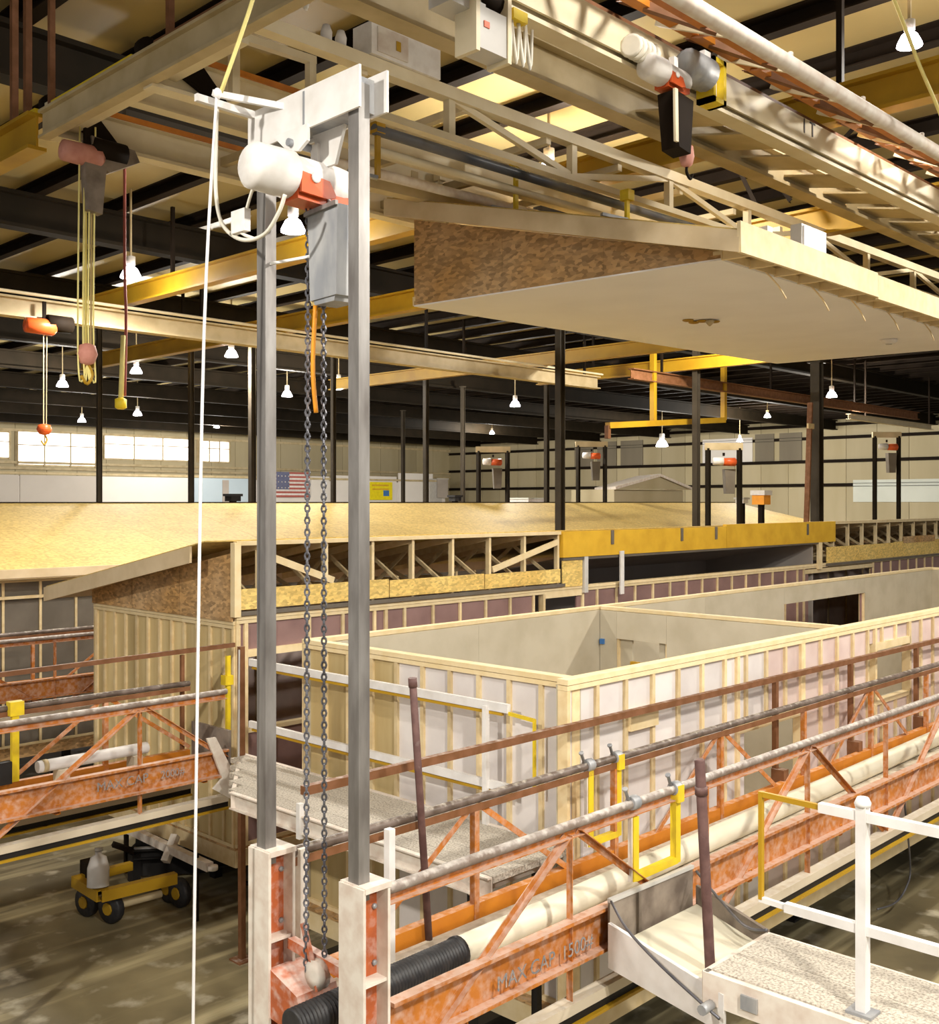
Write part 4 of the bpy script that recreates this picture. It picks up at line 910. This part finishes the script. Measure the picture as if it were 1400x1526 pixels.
for k in range(4): cable('cable_loop', 'cable_cream', [(a.x + .33 + .07 * k, UY - .1, a.z + .32), (a.x + .36 + .07 * k, UY - .12, a.z + .02), (a.x + .40 + .07 * k, UY - .1, a.z + .3)], .012, eb, 4)
# roof lifting hangers
def lifter(label, px, pa, pb, X, m):
    t = thing('lift_hanger', label, 'hanger', at(px, pb, X=X))
    a, b = at(px, pa, X=X), at(px, pb, X=X)
    M('hanger_bar', 'chan', m, a, b, .03, .05, t, up=(1, 0, 0))
    M('hanger_foot', 'box', 'galvanised', b, b + V((-.25, .12, .03)), .05, .03, t)
    box('hanger_head', m, a + V((-.05, -.05, -.06)), a + V((.05, .05, .04)), t)
lifter('yellow lift hanger standing on the left slope of the hanging roof', 769, 240, 316, 8.35, 'yellow_paint')
lifter('cream lift hanger near the left tip of the hanging roof', 656, 262, 309, 8.3, 'cream_paint')
lifter('yellow lift hanger beside the near mast head', 563, 190, 265, 6.3, 'yellow_beam')
lifter('yellow lift hanger near the right end of the hanging roof rake', 935, 290, 328, 8.5, 'yellow_paint')
lifter('white lift hanger in front of the hanging roof eave', 1141, 345, 384, 9.3, 'white_paint')
lifter('slim cream lift hanger between mast and hanging roof', 614, 262, 280, 8.0, 'cream_dull')
mb = thing('junction_box', 'pale grey junction box on the cream truss above the roof eave', 'control box', at(1210, 345, Y=5.0))
a, b = at(1195, 378, Y=5.0), at(1232, 350, Y=5.0)
box('cabinet', 'panel_grey', (a.x, 5.0, a.z), (b.x, 5.12, b.z + .02), mb)
box('cabinet_lid', 'hoist_white', (a.x + .03, 4.985, a.z + .02), (b.x - .05, 5.0, b.z), mb)
yr = tag(cable('yellow_rope', 'rope_yellow', [at(1325, -20, Y=3.6), at(1345, 30, Y=3.6), at(1372, 100, Y=3.6), at(1402, 170, Y=3.6), at(1440, 270, Y=3.6)], .016), 'yellow rope slanting down across the top right corner', 'rope')

# ------------------------------------------------------------------ long beams under the ceiling
def long_beam(label, p0, p1, m, h, w=.2):
    t = thing('runway_beam', label, 'runway beam', p0)
    M('web_beam', 'ibeam', m, p0, p1, w, h, t)
    d = (V(p1) - V(p0)); L = d.length; d.normalize(); k = 1.5
    while k < L:
        q = V(p0) + d * k
        M('hanger_rod', 'box', 'dark_steel', q + V((0, 0, h / 2 - .01)), (q.x, q.y, CEIL - .15), .06, .06, t, up=(1, 0, 0)); k += 6.3
    return t
long_beam('ochre runway beam crossing the ceiling behind the near mast', (10.2, 3.2, 8.95), (10.2, 21, 8.95), 'yellow_beam', .36)
long_beam('ochre runway beam passing just left of the hanging roof', (14.2, 3.2, 8.93), (14.2, 29, 8.93), 'yellow_beam', .40)
long_beam('ochre runway beam seen under the white hanging ceiling', (22.4, 14, 8.9), (22.4, 28, 8.9), 'yellow_beam', .36)
long_beam('far ochre runway beam near the end of the hanging ceiling', (26.0, 12, 8.9), (26.0, 22, 8.9), 'yellow_beam', .36)
kb = long_beam('long khaki bridge beam crossing the left half under the ceiling', (4, 18.9, 8.45), (25, 18.9, 8.47), 'cream_dull', .36, .26)
M('trolley_track', 'tube', 'cream_paint', (4, 18.7, 8.68), (25, 18.7, 8.7), .06, .06, kb)
long_beam('thin brown beam crossing below the far right end of the roof', (24, 17.0, 8.5), (44, 17.0, 8.5), 'brown_paint', .3)
long_beam('cream lit beam before the far right wall', (38, 17.2, 8.15), (46, 17.2, 8.15), 'cream_paint', .2)
hf = thing('hanging_frame', 'ochre hanging pipe frame left of the slimmer right column', 'frame', at(1020, 632, Y=17))
fa_, fb_, fc_ = at(974, 630, Y=17), at(1079, 626, Y=17), at(906, 634, Y=17)
M('frame_rail', 'box', 'yellow_beam', fc_, fb_, .16, .16, hf)
for q in (fa_, fb_): M('frame_drop', 'box', 'yellow_beam', q, (q.x, q.y, CEIL - .03), .14, .14, hf, up=(1, 0, 0))
M('frame_foot', 'box', 'brown_paint', fc_, fc_ + V((0, 0, -.35)), .12, .12, hf, up=(1, 0, 0))
tp = thing('timber_prop', 'brown timber prop leaning beside the thickest far column', 'prop', at(1200, 745, Y=15.8))
q0, q1 = at(1196, 742, Y=15.8), at(1208, 600, Y=15.8)
M('prop_board', 'box', 'brown_paint', (q0.x, q0.y, 0), q1, .16, .08, tp, up=(1, 0, 0))
M('prop_cleat', 'box', 'lumber', q0.lerp(q1, .75) + V((-.2, -.08, 0)), q0.lerp(q1, .75) + V((.2, -.08, 0)), .06, .16, tp)
# bracing rods near the ceiling at right
for k, (a, b, X) in enumerate((((1085, 215), (1135, 320), 13.5), ((1135, 235), (1180, 300), 13.2), ((1180, 290), (1235, 230), 13.6), ((1120, 240), (1265, 310), 13))):
    pa_, pb_ = at(*a, X=X), at(*b, X=X)
    if pa_.z < pb_.z: pa_, pb_ = pb_, pa_
    pa_ = pb_ + (pa_ - pb_) * ((CEIL - .06 - pb_.z) / (pa_.z - pb_.z))
    t = tag(M('brace_rod', 'angle', 'dark_steel', pa_, pb_, .06, .06), 'dark steel bracing rod under the ceiling, %s of four right of the red hoist' % ('first', 'second', 'third', 'last')[k], 'brace')

# ------------------------------------------------------------------ hanging hoists at the left
def hung_hoist(label, px, py, Y, hook_py, red='hoist_red', k=.8, cm='rope_yellow', hook='pink_paint', bag=True):
    c = at(px, py, Y=Y); h = at(px, hook_py, Y=Y)
    t = thing('chain_hoist', label, 'hoist', c)
    lathe('motor', 'dark_steel', [(.05 * k, -.02), (.1 * k, 0), (.1 * k, .3 * k), (.05 * k, .32 * k)], c + V((.05, 0, .08)), (1, 0, 0), t, 14)
    lathe('gear_body', red, [(.03 * k, -.24 * k), (.09 * k, -.22 * k), (.1 * k, .1 * k), (.06 * k, .14 * k)], c, (1, 0, 0), t, 14)
    box('suspension_lug', 'dark_steel', c + V((-.03, -.02, .05)), c + V((.03, .02, .3 * k)), t)
    if bag: slab('chain_bag', 'dirty_plate', [c + V((-.05, -.06, -.08)), c + V((.16, -.06, -.08)), c + V((.12, -.06, -.5 * k)), c + V((-.02, -.06, -.48 * k))], (0, .1, 0), t)
    M('load_chain', 'box', cm, c + V((0, .03, -.05)), h + V((0, .03, .1)), .018, .018, t, up=(1, 0, 0))
    M('load_chain', 'box', 'cream_dull', c + V((.06, .03, -.05)), h + V((.05, .03, .05)), .014, .014, t, up=(1, 0, 0))
    lathe('hook_block', hook, [(.02, .1), (.07 * k, .08), (.09 * k, .0), (.06 * k, -.08), (.02, -.1)], h, parent=t, n=14)
    cable('hook', 'yellow_beam', [h + V((0, 0, -.08)), h + V((.05, 0, -.18)), h + V((0, 0, -.27)), h + V((-.06, 0, -.2))], .016, t, 4)
    return t, c, h
t_, c_, h_ = hung_hoist('dusty red hoist on the cream bridge at upper left', 130, 232, 9.3, 528, red='pink_paint', k=1.05)
for k in range(4): cable('pendant_loop', 'rope_yellow', [h_ + V((-.07 + .05 * k, 0, 2.1)), h_ + V((-.09 + .05 * k, 0, .3)), h_ + V((-.07 + .05 * k, .0, -.25)), h_ + V((.0, 0, -.1))], .008, t_, 4)
slab('hoist_cover', 'dirty_plate', [c_ + V((.02, -.05, .18)), c_ + V((.45, -.05, .14)), c_ + V((.5, -.05, .04)), c_ + V((.2, -.05, -.12)), c_ + V((.05, -.05, -.05))], (0, .2, 0), t_)
hung_hoist('small red hoist under the khaki beam at far left', 66, 487, 18.68, 640, k=1.5, cm='cream_dull', hook='hoist_red', bag=False)
pd = thing('pendant_control', 'red and yellow pendant cord with yellow handset hanging at left', 'pendant control', at(180, 603, Y=12))
a, b, c = at(186, 405, Y=12), at(184, 500, Y=12), at(180, 600, Y=12)
top_ = V((a.x, 12, 9.7))
cable('pendant_cord', 'cord_red', [top_, a, at(188, 470, Y=12), at(186, 590, Y=12)], .018, pd, 3)
cable('pendant_cord', 'rope_yellow', [b, c], .03, pd, 1)
lathe('handset', 'yellow_paint', [(.03, .06), (.07, .04), (.07, -.06), (.04, -.08)], c, parent=pd, n=10)

# ------------------------------------------------------------------ high-bay lamps
NLAMP = 0
def lamp(p, label, size=1.0, light=True, power=1.0, leak=.2, cable_top=CEIL - .03):
    p = V(p); k = size * .72
    t = thing('high_bay_lamp', label, 'lamp', p, 'high bay lamps under the ceiling')
    M('drop_rod', 'box', 'cream_dull', p + V((0, 0, .38 * k)), (p.x, p.y, cable_top), .03, .03, t, up=(1, 0, 0))
    lathe('ballast', 'hoist_white', [(.04 * k, .42 * k), (.11 * k, .40 * k), (.11 * k, .2 * k), (.06 * k, .17 * k)], p, parent=t, n=14)
    lathe('reflector', 'lamp_glow', [(.08 * k, .17 * k), (.16 * k, .1 * k), (.24 * k, -.06 * k), (.25 * k, -.12 * k), (.2 * k, -.12 * k), (.1 * k, .06 * k)], p, parent=t, n=18)
    if light:
        l = bpy.data.lights.new('bulb', 'POINT'); l.energy = LAMP_W * power * leak; l.color = LAMP_COL; l.shadow_soft_size = .18
        place(bpy.data.objects.new('bulb', l), t, Matrix.Translation(p + V((0, 0, -.3 * k))))
        l = bpy.data.lights.new('bulb_beam', 'SPOT'); l.energy = LAMP_W * power * (1 - leak); l.color = LAMP_COL; l.shadow_soft_size = .18
        l.spot_size = R(168); l.spot_blend = .35
        place(bpy.data.objects.new('bulb_beam', l), t, Matrix.Translation(p + V((0, 0, -.32 * k))))
for (px_, py_), z_, s_, lb in (
        ((195, 407), 9.0, 1.0, 'glowing high-bay lamp at upper left above the khaki beam'),
        ((345, 527), 9.0, 1.0, 'high-bay lamp right of the white rope under the khaki beam'),
        ((203, 552), 9.0, 1.0, 'high-bay lamp beside the red pendant cord'),
        ((93, 572), 9.0, 1.1, 'high-bay lamp left of the hanging hook block'),
        ((205, 616), 9.0, 1.1, 'small far lamp below the yellow pendant handset'),
        ((122, 626), 9.0, 1.1, 'small far lamp above the left windows'),
        ((428, 587), 9.0, 1.1, 'far lamp seen between the mast posts'),
        ((437, 337), 9.0, 1.0, 'big lamp seen between the mast posts beside the bucket'),
        ((768, 602), 8.7, 1.1, 'lamp on a long rod hanging below the khaki beam end'),
        ((1240, 588), 9.0, 1.1, 'lamp hanging right of centre above the thickest column'),
        ((987, 661), 8.3, 1.9, 'bright far lamp above the small white roof'),
        ((1103, 656), 8.5, 1.0, 'small far lamp right of the slimmer column'),
        ((1356, 60), 9.7, .7, 'lamp near the yellow rope at the top right corner'),
        ((505, 570), 9.0, .9, 'lamp half hidden behind the right mast post')):
    p = at(px_, py_, z=z_ - .0)
    lamp(p, lb, s_, power=.18 if px_ > 1300 else 1.0 if p.length < 30 else 1.15, leak=.6 if px_ > 1300 else .10 if p.length < 22 else .9)
for (x, y), lb, pw in (((11.4, 9.45), 'lamp behind the cream truss above the hanging roof', 1), ((2.5, -2.0), 'unseen lamp added over the camera side of the hall', 2.2), ((9.5, -1.5), 'unseen lamp added past the right edge of the view', 1.4), ((-3.5, 5.0), 'unseen lamp added behind the left edge of the view', 2.4),  # lamps by the camera and view edges are unseen, added to light the front
                   ((0.0, -7.0), 'unseen lamp added behind the camera', 2.0), ((6.3, 3.0), 'unseen lamp added above the top edge of the view', .2), ((17, 0.5), 'unseen lamp added past the right edge further off', 2.2), ((23.5, 14), 'lamp above the yellow ridge beam', 1.2),
                   ((52, 48), 'added far lamp in the corner of the hall', 2.2), ((52, 28), 'added far lamp before the right wall', 2.2), ((36, 56), 'added far lamp before the office wall', 2.2)):  # these far lamps are added to brighten the back of the hall
    lamp((x, y, 9.6), lb, 1.0, power=pw, leak=.9 if x > 10 else .04)

# ------------------------------------------------------------------ things on the back wall and far floor
fg = thing('wall_flag', 'striped flag with blue canton hung on the far office wall', 'flag', at(437, 722, Y=YO - .2))
fa, fb_ = at(412, 703, Y=YO - .2), at(462, 741, Y=YO - .2)
hh = (fa.z - fb_.z) / 13
for k in range(13):
    box('stripe', 'flag_white' if k % 2 else 'flag_red', (fa.x, fa.y, fa.z - hh * (k + 1)), (fb_.x, fa.y + .02, fa.z - hh * k), fg)
cn_ = box('canton', 'flag_blue', (fa.x, fa.y - .01, fa.z - hh * 9), (fa.x + (fb_.x - fa.x) * .38, fa.y, fa.z), fg)
for k in range(12): lathe('star', 'flag_white', [(.06, 0), (.02, .01)], (fa.x + .18 + .3 * (k % 4), fa.y - .011, fa.z - .3 - .42 * (k // 4)), (0, -1, 0), cn_, 5)
sg = thing('wall_sign', 'yellow sign board with a small blue mark on the far white wall', 'sign', at(566, 731, Y=YO - .2))
sa, sb = at(549, 718, Y=YO - .2), at(585, 745, Y=YO - .2)
box('board', 'sign_yellow', (sa.x, sa.y, sb.z), (sb.x, sa.y + .04, sa.z), sg)
box('blue_mark', 'sign_blue', (sb.x - .95, sa.y - .015, sb.z + .3), (sb.x - .35, sa.y, sb.z + .75), sg)
for k in range(2): box('print_line', 'glulam', (sa.x + .4, sa.y - .012, sa.z - .32 - .3 * k), (sb.x - .4, sa.y, sa.z - .2 - .3 * k), sg)
nb = thing('notice_board', 'grey notice board on the far white wall right of the sign', 'board', at(660, 727, Y=YO - .2))
sa, sb = at(652, 714, Y=YO - .25), at(668, 742, Y=YO - .25)
box('board', 'grey_drywall', (sa.x, sa.y, sb.z), (sb.x, sa.y + .04, sa.z), nb)
box('board_rail', 'panel_grey', (sa.x - .05, sa.y - .03, sa.z), (sb.x + .05, sa.y + .04, sa.z + .08), nb)
# far lift masts: same kind as the near one, each carrying its own hoist
def far_mast(label, px, py_top, Y, sp, h_label):
    c = at(px, py_top, Y=Y)
    t = thing('lift_mast', label, 'lift mast', (c.x, c.y, 0), 'lift masts far back')
    dx, dy = CS * sp / 2, -CC * sp / 2
    for s in (-1, 1): M('post', 'box', 'girder_steel', (c.x + dx * s, c.y + dy * s, 0), (c.x + dx * s, c.y + dy * s, c.z), .12, .12, t, up=(1, 0, 0))
    M('head_plate', 'box', 'cream_dull', (c.x - dx * 1.2, c.y - dy * 1.2, c.z + .05), (c.x + dx * 1.2, c.y + dy * 1.2, c.z + .05), .10, .2, t)
    u = thing('chain_hoist', h_label, 'hoist', (c.x, c.y, c.z - .4), 'hoists of the far masts')
    lathe('motor_cap', 'hoist_white', [(.05, -.3), (.11, -.28), (.12, 0)], (c.x - .2, c.y - .1, c.z - .38), (CS, -CC, 0), u, 12)
    lathe('gear_body', 'hoist_red', [(.11, 0), (.12, .34), (.06, .38)], (c.x - .2, c.y - .1, c.z - .40), (CS, -CC, 0), u, 12)
    slab('chain_bag', 'grey_board', [(c.x - .1, c.y - .1, c.z - .6), (c.x + .15, c.y - .3, c.z - .6), (c.x + .12, c.y - .28, c.z - 1.3), (c.x - .06, c.y - .12, c.z - 1.3)], (.1, .15, 0), u)
    M('hoist_hook', 'box', 'dark_steel', (c.x, c.y, c.z - .22), (c.x, c.y, c.z - .13), .05, .05, u, up=(1, 0, 0))
far_mast('far two-post lift mast at right before the pale wall', 1322, 650, 15.6, .85, 'small red hoist in the far right mast')
far_mast('far two-post lift mast left of the thickest column', 1079, 668, 15.9, .9, 'small red hoist in the mast left of the thickest column')
far_mast('far two-post lift mast above the small white roof', 882, 664, 24.3, 1.0, 'small red hoist in the mast left of the small white roof')
far_mast('far two-post lift mast before the tan wall corner', 735, 672, 25.0, 1.0, 'small red hoist in the mast before the tan wall corner')
# clutter beyond the roofs
def bin_(label, px, py, Y, w, h, m, m2_):
    c = at(px, py, Y=Y)
    t = thing('storage_bin', label, 'bin', (c.x, c.y, c.z))
    box('bin_body', m, (c.x - w / 2, c.y, c.z), (c.x + w / 2, c.y + w, c.z + h), t)
    box('bin_lid', m2_, (c.x - w / 2 - .04, c.y - .04, c.z + h), (c.x + w / 2 + .04, c.y + w + .04, c.z + h + h * .5), t)
    M('bin_post', 'box', 'dark_steel', (c.x, c.y + w / 2, 0), (c.x, c.y + w / 2, c.z), .15, .15, t, up=(1, 0, 0))
bin_('orange bin with white lid far back right of centre', 1144, 752, 16.6, .42, .30, 'orange_plastic', 'hoist_white')
bin_('small white box beside the orange bin far back', 1112, 750, 16.6, .28, .12, 'hoist_white', 'panel_grey')
bin_('white pipe stand box behind the yellow roof left of centre', 800, 748, 25, .9, .10, 'hoist_white', 'mint_white')
bin_('dark machine top peeking over the ridge right of the mast', 683, 747, 25.5, .3, .14, 'black_metal', 'black_metal')
bin_('dark machine top peeking over the ridge below the blue partition', 352, 747, 25.5, .32, .14, 'black_metal', 'black_metal')
# ------------------------------------------------------------------ things on the floor at left
dl = thing('house_dolly', 'yellow wheeled house dolly on the floor at left', 'dolly', (6.2, 11.9, 0))
def D(px, py, z): return at(px, py, z=z)
a, b, c, d = D(112, 1312, .45), D(150, 1335, .42), D(262, 1308, .42), D(196, 1290, .45)
M('side_member', 'chan', 'yellow_beam', a, b, .10, .13, dl)
M('side_member', 'chan', 'yellow_beam', b, c, .10, .13, dl)
M('side_member', 'chan', 'yellow_beam', a, d, .08, .10, dl)
M('axle', 'tube', 'cream_dull', D(165, 1352, .2), D(240, 1332, .2), .09, .09, dl)
for px_, py_, ax in ((124, 1345, (1, .2, 0)), (160, 1355, (1, .25, 0)), (262, 1332, (1, .1, 0)), (247, 1325, (1, .1, 0))):
    wh_ = lathe('wheel', 'rubber_black', [(.05, 0), (.17, .01), (.18, .03), (.18, .09), (.17, .11), (.05, .12)], D(px_, py_, .18), ax, dl, 16)
    lathe('wheel_hub', 'yellow_beam', [(.07, -.015), (.08, 0), (.02, -.02)], D(px_, py_, .18), ax, wh_, 10)
box('motor_block', 'dark_steel', D(140, 1318, .35) + V((-.12, -.12, -.1)), D(140, 1318, .35) + V((.12, .12, .3)), dl)
wbt = thing('white_canister', 'white plastic canister standing on the yellow dolly', 'canister', D(147, 1318, .5))
p = D(146, 1322, .5)
lathe('canister_body', 'white_paint', [(.10, 0), (.125, .01), (.125, .22), (.09, .34), (.04, .37), (.04, .4)], p, (.1, .15, 1), wbt, 14)
lathe('canister_cap', 'panel_grey', [(.045, 0), (.045, .04)], p + V((.04, .06, .4)), (.1, .15, 1), wbt, 10)
tw = thing('tow_bar', 'white steel tow bar laid against the underside of the house half', 'tow bar', (7.2, 12, .0))
a, b = at(172, 1226, X=7.15), at(313, 1292, X=6.9)
M('bar', 'box', 'white_dusty', a, b, .09, .10, tw)
q = a.lerp(b, .62); M('cross_lug', 'box', 'white_dusty', q + V((-.1, -.05, -.13)), q + V((.1, .05, .13)), .09, .09, tw)
lathe('hitch_eye', 'white_dusty', [(.03, 0), (.06, 0), (.06, .05), (.03, .05)], b + V((.0, -.06, -.02)), (0, 0, 1), tw, 12)
lathe('hitch_eye', 'white_dusty', [(.03, 0), (.06, 0), (.06, .05), (.03, .05)], a + V((.0, .06, -.02)), (0, 0, 1), tw, 12)
M('prop_leg', 'box', 'dark_steel', (a.x, a.y - .3, 0), a + V((0, -.3, -.1)), .05, .05, tw, up=(1, 0, 0)); M('prop_leg', 'box', 'dark_steel', (b.x, b.y + .3, 0), b + V((0, .3, .08)), .05, .05, tw, up=(1, 0, 0))
ax = thing('axle_carriage', 'black steel axle carriage on the floor under the gable end', 'carriage', (7.2, 12.4, 0))
a, b = D(200, 1272, .36), D(322, 1266, .36)
M('frame_beam', 'ibeam', 'black_metal', a, b, .16, .12, ax)
M('frame_beam', 'ibeam', 'black_metal', a + V((.7, .7, 0)), b + V((.7, .7, 0)), .16, .12, ax)
for q in (a, b): M('cross_beam', 'box', 'black_metal', q, q + V((.7, .7, 0)), .14, .1, ax)
M('skirt_plate', 'box', 'black_metal', a + V((.05, .05, -.07)), b + V((.05, .05, -.07)), .03, .5, ax)
M('top_edge', 'box', 'panel_grey', a + V((.0, .0, .07)), b + V((0, 0, .07)), .05, .02, ax)
for q in (a, b, a + V((.7, .7, 0)), b + V((.7, .7, 0))): M('frame_leg', 'box', 'black_metal', (q.x, q.y, 0), q, .12, .12, ax, up=(1, 0, 0))
M('hitch_arm', 'box', 'dark_steel', a + V((0, 0, .03)), a + V((-.25, .1, .16)), .1, .06, ax)
